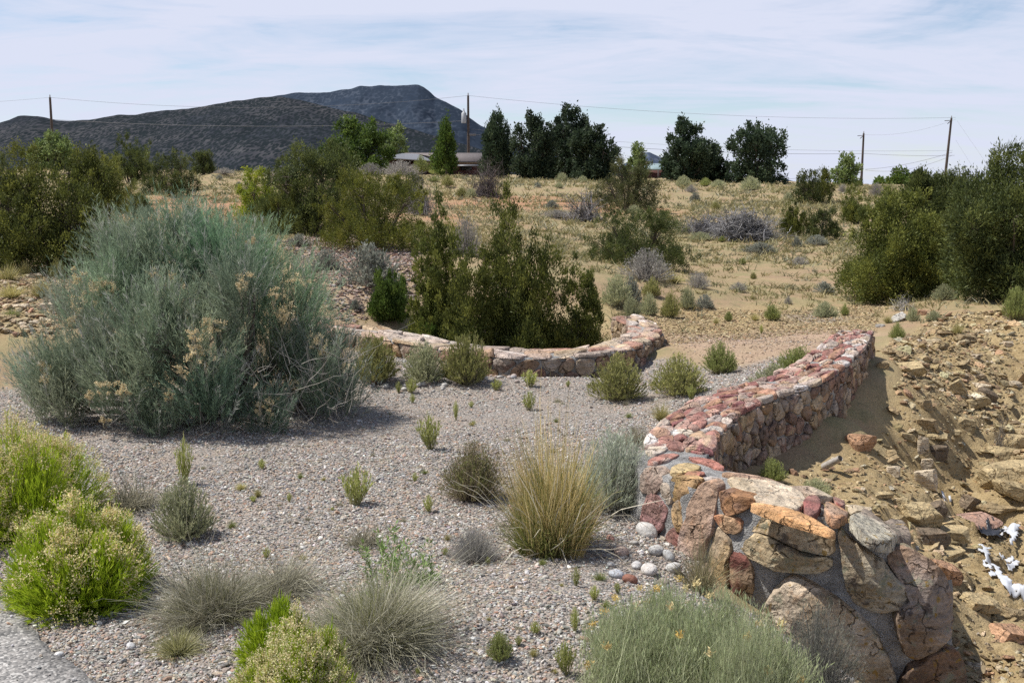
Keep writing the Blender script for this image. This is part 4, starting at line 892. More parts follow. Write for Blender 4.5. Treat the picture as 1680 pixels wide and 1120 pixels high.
# ------------------------------------------------------------------ the great blue-green rabbitbrush
def big_bush():
    rng = np.random.default_rng(31); base = ground(335, 722); base[1] += .75; base[2] = H1(base[0], base[1]); d0 = base[1]; m = mpp(d0)
    t = thing('rabbitbrush', 'huge dome-shaped blue-green rabbitbrush with tan dried flower heads on the gravel', 'bush', tuple(base))
    LB = [(265,425,100,.25),(365,430,92,.1),(185,490,82,.0),(470,490,72,.1),(130,590,70,-.15),(530,580,58,-.05),(310,560,88,-.45),(225,630,78,-.45),(440,690,46,-.5),(80,590,48,.0),(305,385,62,.4),(425,425,60,.35),(205,400,56,.3),(370,520,70,.45),(480,600,66,.4),(140,500,62,.5),(345,650,56,-.6),(520,650,50,-.1),(115,655,56,-.3),(555,630,42,.1),(60,640,40,-.1),(260,690,50,-.6),(470,560,50,.1),(250,520,64,-.45),(180,570,56,-.4),(400,470,52,-.35),(420,590,58,.55),(380,630,56,.5),(470,650,52,.5)]
    lob = []
    for px, py, r, dy in LB: p = at(px, py + 28 - (12 if py > 600 else 0), d0 + dy); lob.append((*(p - base), r * m))
    lob = np.array(lob); mb = MB(); ms = MB(); ends = []
    nsh, nlf = 20, 24
    for L in lob:
        nc = int(25 * (L[3] / (100 * m)) ** 2) + 6
        D = sph(rng, nc); D[:, 2] = np.where(D[:, 2] < -.35, -D[:, 2], D[:, 2]); D = nrm(D + c3(0, 0, .15))
        r = L[3] * (.62 + .42 * rng.uniform(size=nc)); C = L[:3] + D * r[:, None] * c3(1, 1, .95); C = C[C[:, 2] > .10]; D = nrm(C - L[:3]); nc = len(C); ends.append(C)
        up = nrm(D * .55 + c3(0, 0, .75)); n = nc * nsh
        B = np.repeat(C - up * .13, nsh, 0) + rng.normal(size=(n, 3)) * .035
        S = nrm(np.repeat(up, nsh, 0) + rng.normal(size=(n, 3)) * .23); l = rng.uniform(.18, .36, n)
        tt = np.linspace(0, 1, 4)[None, :, None]; bend = rng.normal(size=(n, 3)) * .03 + c3(0, 0, .03)
        P = B[:, None] + S[:, None] * l[:, None, None] * tt + bend[:, None] * tt ** 2
        lt = 1 + rng.normal(size=3) * .05 + rng.normal() * .09; tint = np.repeat(rng.uniform(size=(nc, 1)), nsh, 0); grey = rng.uniform(size=(n, 1)) < .10
        cc = lerp(c3(.175, .245, .155), c3(.37, .45, .29), tint) * rng.uniform(.8, 1.2, (n, 1)); cc = np.where(grey, c3(.50, .50, .44), cc * lt)
        blades(ms, P, .0032, cc * .7, cc, rng)
        k = rng.uniform(.05, 1.0, (n, nlf, 1)); Q = B[:, None] + S[:, None] * l[:, None, None] * k + bend[:, None] * k ** 2
        N_ = n * nlf; Dl = nrm(np.repeat(S, nlf, 0) + rng.normal(size=(N_, 3)) * .34)
        c = np.repeat(cc, nlf, 0) * rng.uniform(.8, 1.2, (N_, 1)); ln = rng.uniform(.03, .065, N_)
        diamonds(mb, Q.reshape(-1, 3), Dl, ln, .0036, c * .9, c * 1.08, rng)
    ends = np.concatenate(ends)
    mb.build('foliage', M_LEAF, t); ms.build('twig', M_LEAF, t)
    mw = MB(); root = np.array([.02, .05, -.03])
    for L in lob:
        P = limb(mw, root + rng.normal(size=3) * c3(.09, .06, 0), L[:3], rng.uniform(.016, .03), .009, c3(.10, .085, .07) * rng.uniform(.7, 1.3), rng, 8, .12, 6)
        for e in ends[rng.integers(0, len(ends), 220)]:
            if np.linalg.norm(e - L[:3]) < L[3] * 1.1: limb(mw, P[rng.integers(4, 8)], e, .006, .002, c3(.19, .17, .145) * rng.uniform(.6, 1.3), rng, 4, .12, 4)
    for k in range(140):                                                            # bare dead twigs low in the front
        a = rng.uniform(-.75, 1.0) if k % 3 == 0 else rng.uniform(.25, .95); p = np.array([a, rng.uniform(-.75, -.15), rng.uniform(.02, .2) if k % 3 == 0 else rng.uniform(.03, .5)]); e = p + np.array([rng.normal() * .16, -rng.uniform(.0, .15), rng.uniform(.05, .3)])
        limb(mw, p, e, .0026, .0008, c3(.31, .29, .25) * rng.uniform(.5, 1.3), rng, 5, .2, 4)
    mw.build('stem', M_BARK, t)
    FL = [(150,472,16),(166,462,12),(131,492,15),(183,470,8),(250,450,9),(402,455,12),(481,463,13),(470,510,15),(462,520,11),(522,560,14),(532,572,12),(350,530,12),(325,565,11),(312,582,11),(318,548,9),(440,665,12),(425,672,8),(68,602,8),(76,618,8),(165,637,8),(201,634,9),(197,642,7),(485,632,9),(145,650,7),(170,688,6),(300,605,7),(118,525,7),(130,455,9),(395,470,9),(510,440,10),(345,537,9),(448,482,8),(285,455,7),(412,395,7),(280,650,6)]
    for px, py, r in FL:
        rr = ray(px, py); rr = nrm(rr); o = CAM - base; best = None
        for L in lob:
            q = o - L[:3]; b = q @ rr; c_ = q @ q - (L[3] * 1.12) ** 2; disc = b * b - c_
            if disc > 0:
                s = -b - math.sqrt(disc); best = s if best is None else min(best, s)
        if best is None: continue
        P = o + rr * best; R = r * m; hb = MB(); k = 9
        C = P + rng.normal(size=(k, 3)) * R * c3(.75, .5, .55); n = k * 26
        B = np.repeat(C, 26, 0) + rng.normal(size=(n, 3)) * R * .17
        col = lerp(c3(.66, .50, .25), c3(.80, .71, .48), rng.uniform(size=(n, 1))) * rng.uniform(.8, 1.2, (n, 1))
        diamonds(hb, B, sph(rng, n) + c3(0, 0, .7), rng.uniform(.008, .015, n), .0065, col * .85, col, rng)
        blades(hb, np.stack([np.repeat((P - c3(0, 0, R * 2.4))[None], k, 0), C], 1), .002, c3(.3, .28, .2), c3(.45, .35, .2), rng)
        hb.build('flower_cluster', M_LEAF, t)
big_bush()

# ------------------------------------------------------------------ lime green rabbitbrush mounds, lower left
def lime_bush(label, px, py, w, h, seed, tan, ns, front=0.0, green=1.0, domes=7, headn=150, hc=c3(.72,.62,.34), hs=.012):
    rng = np.random.default_rng(seed); p = ground(px, py); p[1] += front; p[2] = H1(p[0], p[1]); m = mpp(p[1] ); W, Hh = w * m, h * m
    t = thing('lime_rabbitbrush', label, 'bush', tuple(p)); mb = MB(); hb = MB()
    for k in range(domes):
        a = 2 * PI * k / domes + rng.uniform(-.4, .4); r = 0 if k == 0 else W * rng.uniform(.2, .36)
        c = np.array([r * math.cos(a), r * math.sin(a), 0]); ww = W * rng.uniform(.45, .7); hh = Hh * (1.0 if k == 0 else rng.uniform(.6, .92))
        n = ns // domes; D = dome_dirs(rng, n, 1.0); E = c + D * c3(ww * .5, ww * .5, hh) * (rng.uniform(.74, 1.02, (n, 1)) + .16 * fbm(D * 3 + rng.uniform(0, 50, 3), 6, 3)[:, None]); B = c * .6 + rng.normal(size=(n, 3)) * c3(ww * .12, ww * .12, 0)
        tt = np.linspace(0, 1, 4)[None, :, None]; P = lerp(B[:, None], E[:, None], tt) + ((E - B) * c3(.15, .15, -.1))[:, None] * (tt * (1 - tt)) * 2
        tnt = rng.uniform(size=(n, 1)); cc = lerp(c3(.25, .37, .018), c3(.48, .58, .045), tnt) * green
        blades(mb, P, .0032, cc * c3(.75, .65, .6), cc, rng)
        nl = 20; kk = rng.uniform(.25, 1, (n, nl, 1)); Q = lerp(B[:, None], E[:, None], kk) + ((E - B) * c3(.15, .15, -.1))[:, None] * (kk * (1 - kk)) * 2
        N_ = n * nl; Dl = nrm(np.repeat(nrm(E - B), nl, 0) + c3(0, 0, .4) + rng.normal(size=(N_, 3)) * .3); c_ = np.repeat(cc, nl, 0) * rng.uniform(.75, 1.25, (N_, 1))
        diamonds(mb, Q.reshape(-1, 3), Dl, rng.uniform(.022, .045, N_), .0032, c_ * .9, c_ * 1.1, rng)
        patch = fbm(D * 2.6 + rng.uniform(0, 9, 3), 4, 3) + tan > 0
        heads(hb, rng, E[patch & (D[:, 2] > .05)], headn // 9, hs, hc); heads(hb, rng, E[patch & (D[:, 2] > .05)], 4, hs * .85, hc * c3(1.05, .92, .8))
    mb.build('foliage', M_LEAF, t); hb.build('blossom', M_LEAF, t); return t
lime_bush('broad lime green rabbitbrush with tan heads at the left edge, upper of two mounds', -10, 900, 285, 200, 41, .04, 4200, .25)
lime_bush('bright lime green rabbitbrush hanging over the asphalt edge, lower of two mounds', 108, 1005, 240, 190, 42, -.12, 4600, .12)
lime_bush('lime rabbitbrush cut by the bottom edge, crowded with cream yellow flower heads', 490, 1215, 215, 215, 43, .16, 3600, .05, domes=9, headn=360, hc=c3(.88,.78,.44), hs=.008)
lime_bush('small bright green feathery shoots standing behind the cream-headed rabbitbrush', 462, 1090, 120, 112, 44, -.9, 700, .0, domes=4)

# ------------------------------------------------------------------ large foreground grasses
def clump(name, label, cat, px, py, w, h, seed, parts, back=.0):
    p = ground(px, py); p[1] += back; p[2] = H1(p[0], p[1]); m = mpp(p[1]); t = thing(name, label, cat, (p[0], p[1], p[2] - .005), seed * 1.7)
    for nm, fn, mat, sc in parts:
        o = fn(np.random.default_rng(seed)).build(nm, mat, t); o.scale = (w * m * sc, w * m * sc, h * m * sc)
        seed += 1
    return t
GR = (c3(.28,.265,.17), c3(.47,.445,.32), c3(.64,.61,.48))
GG = (c3(.24,.22,.12), c3(.38,.34,.21), c3(.50,.46,.32))
clump('bunchgrass', 'tall golden bunchgrass clump with green base standing mid gravel', 'grass', 905, 915, 200, 262, 51, [
 ('leaf_blade', lambda r: mat_bunch(r, 3000, .009, c3(.14,.18,.045), c3(.27,.28,.085), c3(.44,.40,.17), k=7, spread=.2, lean=.8, droop=.5, base=.2, hvar=.6, mess=.08), M_GRASS, .9),
 ('seed_stalk', lambda r: mat_bunch(r, 2000, .006, c3(.46,.36,.13), c3(.60,.47,.20), c3(.70,.58,.32), k=7, spread=.2, lean=.62, droop=.2, base=.2, hvar=.5, mess=.06), M_GRASS, 1.06),
 ('dead_blade', lambda r: bunch(r, 120, .012, c3(.5,.46,.34), c3(.55,.5,.4), c3(.6,.55,.42), 1.5, 1.2, .25, .3, mess=.2), M_GRASS, .95)], .1)
clump('bunchgrass', 'sprawling pale grey bunchgrass, largest of the grey clumps in the foreground', 'grass', 605, 1088, 245, 175, 54, [
 ('dead_blade', lambda r: mat_bunch(r, 8000, .0055, *GR, k=9, lean=1.1, droop=1.0, base=.14, hvar=.65, mess=.22), M_GRASS, 1.0),
 ('leaf_blade', lambda r: bunch(r, 700, .008, c3(.15,.17,.06), c3(.24,.25,.09), c3(.33,.33,.15), 1.1, .5, .14, .5), M_GRASS, .85)], .12)
clump('bunchgrass', 'matted brown-grey bunchgrass beside the lime green mound', 'grass', 335, 1030, 190, 128, 57, [
 ('dead_blade', lambda r: mat_bunch(r, 5200, .007, c3(.22,.2,.12), c3(.40,.37,.26), c3(.58,.55,.43), k=10, lean=1.2, droop=.9, base=.16, hvar=.7, mess=.26), M_GRASS, 1.0),
 ('leaf_blade', lambda r: bunch(r, 500, .008, c3(.12,.14,.05), c3(.20,.21,.08), c3(.30,.29,.14), 1.2, .5, .15, .5), M_GRASS, .85)], .1)
clump('bunchgrass', 'smaller dry grey bunchgrass between the matted clump and the sprawling pale one', 'grass', 455, 988, 150, 105, 60, [
 ('dead_blade', lambda r: mat_bunch(r, 3400, .008, c3(.25,.23,.15), c3(.43,.40,.29), c3(.60,.57,.45), k=8, lean=1.2, droop=.9, base=.16, hvar=.7, mess=.26), M_GRASS, 1.0)], .08)
clump('bunchgrass', 'small tight yellow-green grass tuft on the gravel at the asphalt edge', 'grass', 290, 1076, 90, 54, 63, [
 ('leaf_blade', lambda r: bunch(r, 900, .013, c3(.27,.27,.09), c3(.42,.40,.19), c3(.55,.52,.32), 1.25, .3, .14, .4, mess=.05), M_GRASS, 1.0)], .02)
clump('grey_shrub', 'brown twiggy half-dead shrub touching the golden bunchgrass', 'bush', 775, 828, 125, 95, 64, [
 ('stem', lambda r: shrub(r, 900, 4, .06, .18, c3(.25,.20,.15), c3(.17,.16,.07), c3(.28,.25,.11), .9, c3(.34,.27,.16), 4, .022, stem_w=.008), M_LEAF, 1.0),
 ('leaf', lambda r: shrub(r, 260, 14, .07, .16, c3(.22,.2,.12), c3(.16,.18,.06), c3(.26,.27,.09), .7, stem_w=.008), M_LEAF, .8)], .1)
clump('feather_shrub', 'pale grey-green feathery shrub behind the golden bunchgrass beside the wall', 'bush', 1015, 850, 155, 135, 66, [
 ('foliage', lambda r: shrub(r, 900, 10, .06, .13, c3(.42,.42,.35), c3(.30,.34,.24), c3(.50,.53,.41), .85, stem_w=.0065, spread=.4), M_LEAF, 1.0),
 ('dead_blade', lambda r: bunch(r, 500, .006, c3(.4,.38,.3), c3(.46,.43,.36), c3(.54,.5,.42), 1.2, .5, .2, .5, mess=.1), M_GRASS, .9)], .15)
clump('grey_shrub', 'low dead grey twig mound lying in front of the golden bunchgrass', 'bush', 778, 928, 105, 58, 68, [
 ('dead_twig', lambda r: shrub(r, 1600, 3, .05, .1, c3(.30,.285,.26), c3(.24,.23,.2), c3(.38,.36,.32), 1.0, stem_w=.007), M_LEAF, 1.0)], .08)
clump('yellow_flower_bush', 'grey-green grassy bush with tiny yellow flower heads below the boulder wall', 'bush', 1140, 1200, 425, 222, 70, [
 ('foliage', lambda r: multi(r, 11, .42, lambda q: shrub(q, 520, 9, .06, .085, c3(.44,.46,.28), c3(.31,.38,.17), c3(.54,.58,.34), .62, stem_w=.007, t0=.3, base=.5, spread=.2)), M_LEAF, 1.0)], .12)
def yellow_heads():
    t = next(o for o in bpy.data.objects if o.name == 'yellow_flower_bush'); rng = np.random.default_rng(71); sc = t.children[0].scale
    for k in range(26):
        d = dome_dirs(rng, 1, .75)[0]; hb = MB(); n = 34; c = d * np.array([.5 * sc[0], .5 * sc[0], sc[2]]) * 1.0
        B = c + rng.normal(size=(n, 3)) * .006; col = lerp(c3(.68, .48, .14), c3(.75, .64, .36), rng.uniform()) * rng.uniform(.8, 1.2, (n, 1))
        diamonds(hb, B, sph(rng, n) + c3(0, 0, .8), .012, .005, col * .85, col, rng); hb.build('flower_head', M_LEAF, t)
yellow_heads()
clump('grey_shrub', 'grey wiry shrub growing against the lowest boulder of the wall', 'bush', 1345, 1150, 190, 165, 73, [
 ('dead_twig', lambda r: shrub(r, 900, 6, .04, .14, c3(.27,.26,.23), c3(.20,.21,.15), c3(.34,.33,.27), .95, stem_w=.006), M_LEAF, 1.0)], .05)
clump('bunchgrass', 'thin straw-coloured grass leaning on the tall grey-pink stone of the wall', 'grass', 1150, 975, 80, 115, 74, [
 ('dead_blade', lambda r: bunch(r, 520, .012, c3(.30,.28,.13), c3(.44,.39,.22), c3(.56,.50,.34), .9, .4, .22, .5, mess=.12), M_GRASS, 1.0)], .02)
clump('leafy_weed', 'loose dark green leafy weed between the grey bunchgrass and the golden clump', 'plant', 640, 985, 150, 110, 75, [
 ('foliage', lambda r: shrub(r, 46, 26, .085, .22, c3(.20,.22,.10), c3(.13,.21,.06), c3(.25,.34,.11), .95, stem_w=.008, t0=.2, base=.5, spread=.7), M_LEAF, 1.0)], .15)
def stalks():
    """Long pale dry stalks lying across the gravel."""
    for label, a, b, sag in [('long pale dry stalk rising leftwards behind the sprawling grey grass', (575, 905), (525, 825), .03), ('long pale dry stalk beside the small grassy tuft on the gravel', (640, 895), (612, 790), .05), ('pale dry stalk arching from the golden bunchgrass to the left', (830, 880), (735, 800), .06), ('pale dry stalk lying in front of the low dead twig mound', (735, 925), (830, 855), .03), ('pale dry stalk curling out over the gravel right of the golden bunchgrass', (975, 905), (1035, 905), .05)]:
        rng = np.random.default_rng(len(label)); p = ground(*a); q = at(*b, p[1] + .1); t = np.linspace(0, 1, 12)[:, None]; P = lerp(p, q, t) + np.array([0, 0, 1]) * sag * np.sin(PI * t) + rng.normal(size=(12, 3)) * .003
        mb = MB(); tubes(mb, P[None], np.linspace(.0022, .0009, 12)[None], c3(.52, .47, .36), 5); tag(mb.build('dry_stalk', M_GRASS), label, 'stalk')
stalks()

# ------------------------------------------------------------------ smaller plants
G1 = 'weeds sprouting in the gravel'; G2 = 'rabbitbrush round the forecourt'; G3 = 'shrubs on the hillside'; G4 = 'grass on the left terrace'; G5 = 'weeds on the ochre bank'
for a in [
 ('weed','gravel_weed','weed','yellow-green stemmy weed, tallest on the open gravel in front of the left wall',705,737,52,58,G1),
 ('weed','gravel_weed','weed','round yellowish weed alone on the gravel below the left wall',868,673,32,29,G1),
 ('weed','gravel_weed','weed','thin upright weed spike on the gravel left of the round yellowish weed',748,690,15,30,G1),
 ('weed','gravel_weed','weed','fresh yellow-green weed at the right end of the white cobbles',870,634,42,26,G1),
 ('weed','gravel_weed','weed','yellow-green weed in front of the white cobbles, larger one of a touching pair',675,645,28,22,G1),
 ('weed','gravel_weed','weed','small pale weed in front of the white cobbles, smaller one of a touching pair',654,645,14,18,G1),
 ('weed','gravel_weed','weed','tiny weed just below the touching pair by the white cobbles',677,661,14,14,G1),
 ('weed','gravel_weed','weed','low green weed at the foot of the olive shrubs by the left wall',815,641,26,18,G1),
 ('weed','gravel_weed','weed','tiny weed dot between the thin spike and the round yellowish weed',773,669,12,10,G1),
 ('weed','gravel_weed','weed','tiny green weed near the foot of the left wall',932,636,12,10,G1),
 ('weed','gravel_weed','weed','bushy weed with tan tips on the gravel left of the golden bunchgrass',584,828,68,64,G1),
 ('grey_grass','grass_tuft','grass','half green half dry grass tuft below the bushy tan-tipped weed',595,897,78,66,G1),
 ('weed','gravel_weed','weed','small green weed between the bushy tan-tipped weed and the brown twiggy shrub',703,843,22,28,G1),
 ('weed','gravel_weed','weed','tiny green weed above the small one, beside the brown twiggy shrub',681,790,14,15,G1),
 ('weed','gravel_weed','weed','flat little weed on the gravel in front of the huge blue-green bush',430,771,22,16,G1),
 ('yellow_grass','grass_tuft','grass','small flat yellowish tuft on the gravel below the huge blue-green bush',395,803,26,14,G1),
 ('weed','gravel_weed','weed','tall slim weed topped by tan seed heads in front of the huge blue-green bush',303,797,36,78,G1),
 ('pale_rabbitbrush','rabbitbrush','bush','pale olive rabbitbrush on the gravel right of the lime green mounds',303,882,115,92,G2),
 ('grey_grass','grass_tuft','grass','wispy pale grass between the lime green mound and the pale olive rabbitbrush',222,835,110,85,G1),
 ('green_shrub','gravel_weed','weed','dense round yellow-green weed near the bottom edge, right of the sprawling grey grass',820,1083,50,48,G1),
 ('weed','gravel_weed','weed','narrow upright weed in the gravel left of the red cobble',945,963,19,32,G1),
 ('weed','gravel_weed','weed','squat weed in the gravel just left of the yellow-flowered bush',975,989,24,27,G1),
 ('weed','gravel_weed','weed','upright yellow-green weed touching the left side of the yellow-flowered bush',943,1042,22,40,G1),
 ('weed','gravel_weed','weed','low starry weed on the gravel left of the yellow-flowered bush',878,1041,28,20,G1),
 ('weed','gravel_weed','weed','tall grassy weed at the bottom edge beside the yellow-flowered bush',927,1106,46,58,G1),
 ('green_tuft','gravel_weed','weed','flat green tuft at the edge of the pale cobbles by the boulder wall',984,951,30,16,G1),
 ('yellow_grass','grass_tuft','grass','yellow grass tuft above the bend of the red-topped wall',1085,690,38,38,G2),
 ('grey_grass','grass_tuft','grass','grey-tan grass tuft touching the corner of the red-topped wall',1040,728,62,60,G2),
 ('rabbitbrush','rabbitbrush','bush','rounded olive rabbitbrush at the right end of the low left wall',1012,655,100,70,G2),
 ('rabbitbrush','rabbitbrush','bush','wide olive rabbitbrush right of the rounded one, a small weed at its foot',1112,648,100,62,G2),
 ('weed','gravel_weed','weed','small weed at the foot of the wide olive rabbitbrush',1134,657,20,26,G1),
 ('green_shrub','rabbitbrush','bush','upright green rabbitbrush alone on the pinkish dirt',1182,613,64,48,G2),
 ('green_shrub','rabbitbrush','bush','spreading green rabbitbrush peeping over the red-topped wall',1306,618,84,44,G2),
 ('pale_rabbitbrush','rabbitbrush','bush','pale silvery rabbitbrush pressed against the red-topped wall',1268,642,90,40,G2),
 ('rabbitbrush','rabbitbrush','bush','olive rabbitbrush at the right flank of the huge blue-green bush',618,628,80,80,G2),
 ('pale_rabbitbrush','rabbitbrush','bush','grey-olive rabbitbrush, middle one of three before the left wall',698,628,76,66,G2),
 ('rabbitbrush','rabbitbrush','bush','olive rabbitbrush with golden heads covering part of the left wall',763,630,90,82,G2),
 ('rabbitbrush','rabbitbrush','bush','low yellowish rabbitbrush sprouting from behind the left wall',757,580,56,40,G2,10.2),
 ('pale_rabbitbrush','rabbitbrush','bush','little tan shrub peeping over the left wall under the junipers',802,590,34,26,G2,9.85),
 ('pale_rabbitbrush','rabbitbrush','bush','tiny round tan shrub on the coping line of the left wall',826,595,22,30,G2,9.75),
 ('sagebrush','sagebrush','bush','pale green sagebrush behind the yellow rocks of the left wall',680,545,42,34,G2,10.9),
 ('green_shrub','ditch_plant','plant','green plant growing in the corner behind the boulder wall',1268,790,50,36,G5),
 ('pale_rabbitbrush','ditch_plant','plant','thin pale plant behind the near wall, beside the red cobble of the coping',1337,812,56,28,G5),
 ('green_shrub','bank_shrub','bush','bright green shrub on the ochre bank just right of the wall end',1472,558,30,26,G5),
 ('pale_rabbitbrush','bank_shrub','bush','yellow-green shrub on top of the ochre bank beside a grey-white stone',1497,527,24,22,G5),
 ('pale_rabbitbrush','bank_shrub','bush','flat grey-green shrub on top of the ochre bank beside an orange rock',1531,527,28,15,G5),
 ('yellow_grass','grass_tuft','grass','sparse dry tuft in the middle of the ochre bank',1571,549,26,24,G5),
 ('yellow_grass','grass_tuft','grass','small dry tuft on the bank between the wall end and the grey-white stone',1456,530,18,16,G5),
 ('green_shrub','bank_shrub','bush','dark green shrub at the right edge below the pinyon',1666,530,48,56,G5),
 ('pale_rabbitbrush','bank_shrub','bush','pale shrub in the shade between the two big right-hand trees',1548,492,42,24,G5),
 # dirt apron
 ('green_shrub','dirt_shrub','bush','tidy green shrub at the edge of the small gravel patch on the dirt',1267,526,30,27,G3),
 ('green_shrub','dirt_shrub','bush','small green tuft shrub on the bare dirt left of the gravel patch',1195,527,16,15,G3),
 ('yellow_grass','grass_tuft','grass','little yellow tuft on the dirt below the row of grey shrubs',1175,532,14,14,G3),
 ('yellow_grass','grass_tuft','grass','little pale tuft on the dirt between the two green shrubs',1238,526,20,16,G3),
 ('weed','gravel_weed','weed','lone thin weed in the middle of the pinkish dirt',1249,548,10,14,G3),
 ('pale_rabbitbrush','dirt_shrub','bush','yellowish shrub in the small gravel patch',1353,521,46,24,G3),
 ('green_shrub','dirt_shrub','bush','small green shrub at the foot of the big right-hand juniper',1386,518,16,18,G3),
 ('green_shrub','dirt_shrub','bush','bright green cushion on the dirt beyond the end of the left wall',1071,556,28,25,G3),
 ('grey_shrub','dirt_shrub','bush','tiny grey cushion on the dirt below the straw slope',1293,499,15,13,G3),
 # cluster left of the dirt
 ('grey_shrub','grey_shrub','bush','large grey twiggy shrub in front of the wide three-lobed juniper',1058,458,98,50,G3),
 ('pale_rabbitbrush','rabbitbrush','bush','broad grey-olive rabbitbrush below the large grey twiggy shrub',1012,503,60,50,G3),
 ('sagebrush','sagebrush','bush','grey sagebrush right of the broad grey-olive rabbitbrush',1036,496,36,42,G3),
 ('rabbitbrush','rabbitbrush','bush','golden-topped rabbitbrush under the large grey twiggy shrub',1069,487,34,30,G3),
 ('rabbitbrush','rabbitbrush','bush','dark olive rabbitbrush at the dirt edge, tallest of the row',1100,522,36,42,G3),
 ('pale_rabbitbrush','rabbitbrush','bush','grey-yellow rabbitbrush just behind the end of the left wall',1036,522,36,32,G3),
 ('pale_rabbitbrush','rabbitbrush','bush','pale olive rabbitbrush between the wall-end shrub and the tallest of the row',1064,517,34,34,G3),
 ('pale_rabbitbrush','rabbitbrush','bush','greyish upright rabbitbrush right of the tallest of the row',1127,507,28,36,G3),
 ('sagebrush','sagebrush','bush','blue-grey sagebrush cushion at the right end of the row',1156,505,34,22,G3),
 ('grey_shrub','grey_shrub','bush','grey twiggy shrub above the blue-grey cushion',1146,472,44,27,G3),
 ('yellow_grass','grass_tuft','grass','golden dry grass patch right of the large grey twiggy shrub',1107,464,40,16,G3),
 ('grey_shrub','grey_shrub','bush','low brownish shrub on the slope above the dirt apron',1211,477,32,14,G3),
 ('sagebrush','sagebrush','bush','dark-footed sagebrush on the slope left of the big right-hand juniper',1353,480,36,18,G3),
 ('sagebrush','sagebrush','bush','low dark grey shrub mat on the straw slope below the brush pile',1247,414,56,16,G3),
 ('sagebrush','sagebrush','bush','upright grey shrub right of the low dark mat',1307,406,18,17,G3),
 ('sagebrush','sagebrush','bush','wide pale sagebrush below the dark conifer right of the brush pile',1340,402,40,16,G3),
 ('grey_shrub','grey_shrub','bush','flat greyish shrub in the middle of the straw slope',1310,434,38,13,G3),
 ('green_shrub','dirt_shrub','bush','little green cushion on the straw slope, higher one of two',1218,434,14,10,G3),
 ('rabbitbrush','dirt_shrub','bush','little olive cushion on the straw slope, lower one of two',1236,458,12,11,G3),
 ('green_shrub','dirt_shrub','bush','dark green dot of a shrub at the foot of the brush pile',1184,398,12,10,G3),
 # left bank
 ('sagebrush','sagebrush','bush','large grey sagebrush with rosy tips on the pink scree',610,467,102,66,G3),
 ('sagebrush','sagebrush','bush','medium grey sagebrush left of the rosy-tipped one',535,445,54,36,G3),
 ('sagebrush','sagebrush','bush','small grey sagebrush at the top of the pink scree',490,405,40,20,G3),
 ('sagebrush','sagebrush','bush','tiny dark sagebrush on the lower pink scree',583,507,22,16,G3),
 ('grey_shrub','grey_shrub','bush','tall grey bare shrub behind the two spiky junipers',765,420,56,66,G3),
 # terrace left
 ('yellow_grass','grass_tuft','grass','yellow-green tuft at the left edge under the dark juniper',12,462,50,32,G4),
 ('yellow_grass','grass_tuft','grass','upright yellow-green tuft under the dark juniper',42,452,24,30,G4),
 ('rabbitbrush','terrace_shrub','bush','mustard-topped shrub between the dark juniper and the huge bush',95,458,30,32,G4),
 ('yellow_grass','grass_tuft','grass','wide yellow grass patch on the pale slabs',68,488,44,40,G4),
 ('yellow_grass','grass_tuft','grass','yellow grass patch at the left edge on the pale slabs',18,490,50,32,G4),
 ('green_tuft','grass_tuft','grass','sparse green tuft below the pale slabs',20,520,30,18,G4),
 # crest
 ('pale_rabbitbrush','crest_shrub','bush','whitish-green shrub in front of the dark elm clump',922,299,22,15,G3),
 ('pale_rabbitbrush','crest_shrub','bush','pale tuft shrub under the right side of the dark elm clump',956,300,18,10,G3),
 ('grey_shrub','crest_shrub','bush','grey shrub line on the crest left of the low house',606,288,52,20,G3),
 ('grey_shrub','crest_shrub','bush','golden-grey shrub on the crest in front of the low house',657,288,66,24,G3),
 ('green_shrub','crest_shrub','bush','fresh green shrub against the porch of the low house',690,274,28,26,G3),
 ('green_shrub','crest_shrub','bush','green shrubbery right of the porch posts of the low house',722,284,40,18,G3),
 ('yellow_grass','crest_shrub','bush','yellow flowering shrub under the pale awning of the low house',752,285,36,13,G3),
 ('rabbitbrush','crest_shrub','bush','yellow-green cushion left of the dark dead bush',734,308,22,17,G3),
 ('rabbitbrush','crest_shrub','bush','yellowish cushion at the foot of the dark dead bush, left one of a pair',757,323,20,15,G3),
 ('pale_rabbitbrush','crest_shrub','bush','tan cushion at the foot of the dark dead bush, right one of a pair',773,324,20,15,G3),
 ('green_tuft','crest_shrub','bush','low green grass patch on the crest below the poplar',712,299,30,12,G3),
 ('pale_rabbitbrush','crest_shrub','bush','pale shrub in front of the dark cottonwood left of the low gap',1121,307,28,17,G3),
 ('green_shrub','crest_shrub','bush','little green shrub on the crest between the two big round trees',1157,306,20,13,G3),
 ('pale_rabbitbrush','crest_shrub','bush','large pale yellow-green shrub at the foot of the rightmost round tree',1231,313,40,21,G3),
 ('pale_rabbitbrush','crest_shrub','bush','flat pale shrub left of the large pale yellow-green one',1178,308,28,12,G3),
 ('sagebrush','sagebrush','bush','dark round sagebrush on the upper slope below the dark cottonwood',1140,331,20,14,G3),
 ('grey_shrub','sagebrush','bush','greyish shrub above the dark round sagebrush',1134,316,22,12,G3),
 ('rabbitbrush','crest_shrub','bush','olive cushion above the left end of the brush pile',1174,344,16,13,G3),
 ('pale_rabbitbrush','crest_shrub','bush','pale shrub left of the two small junipers on the crest',1293,330,20,14,G3),
 ('sagebrush','sagebrush','bush','dark sagebrush on the slope behind the spiky junipers',905,342,24,12,G3),
 ('grey_shrub','grey_shrub','bush','brown-grey low scrub behind the tips of the spiky junipers',915,357,64,13,G3),
 ('sagebrush','sagebrush','bush','small dark shrub on the upper slope under the elm clump',882,308,12,7,G3),
 ('pale_rabbitbrush','sagebrush','bush','grey-green cushion right of the dark elm trunk shadows',917,309,16,9,G3),
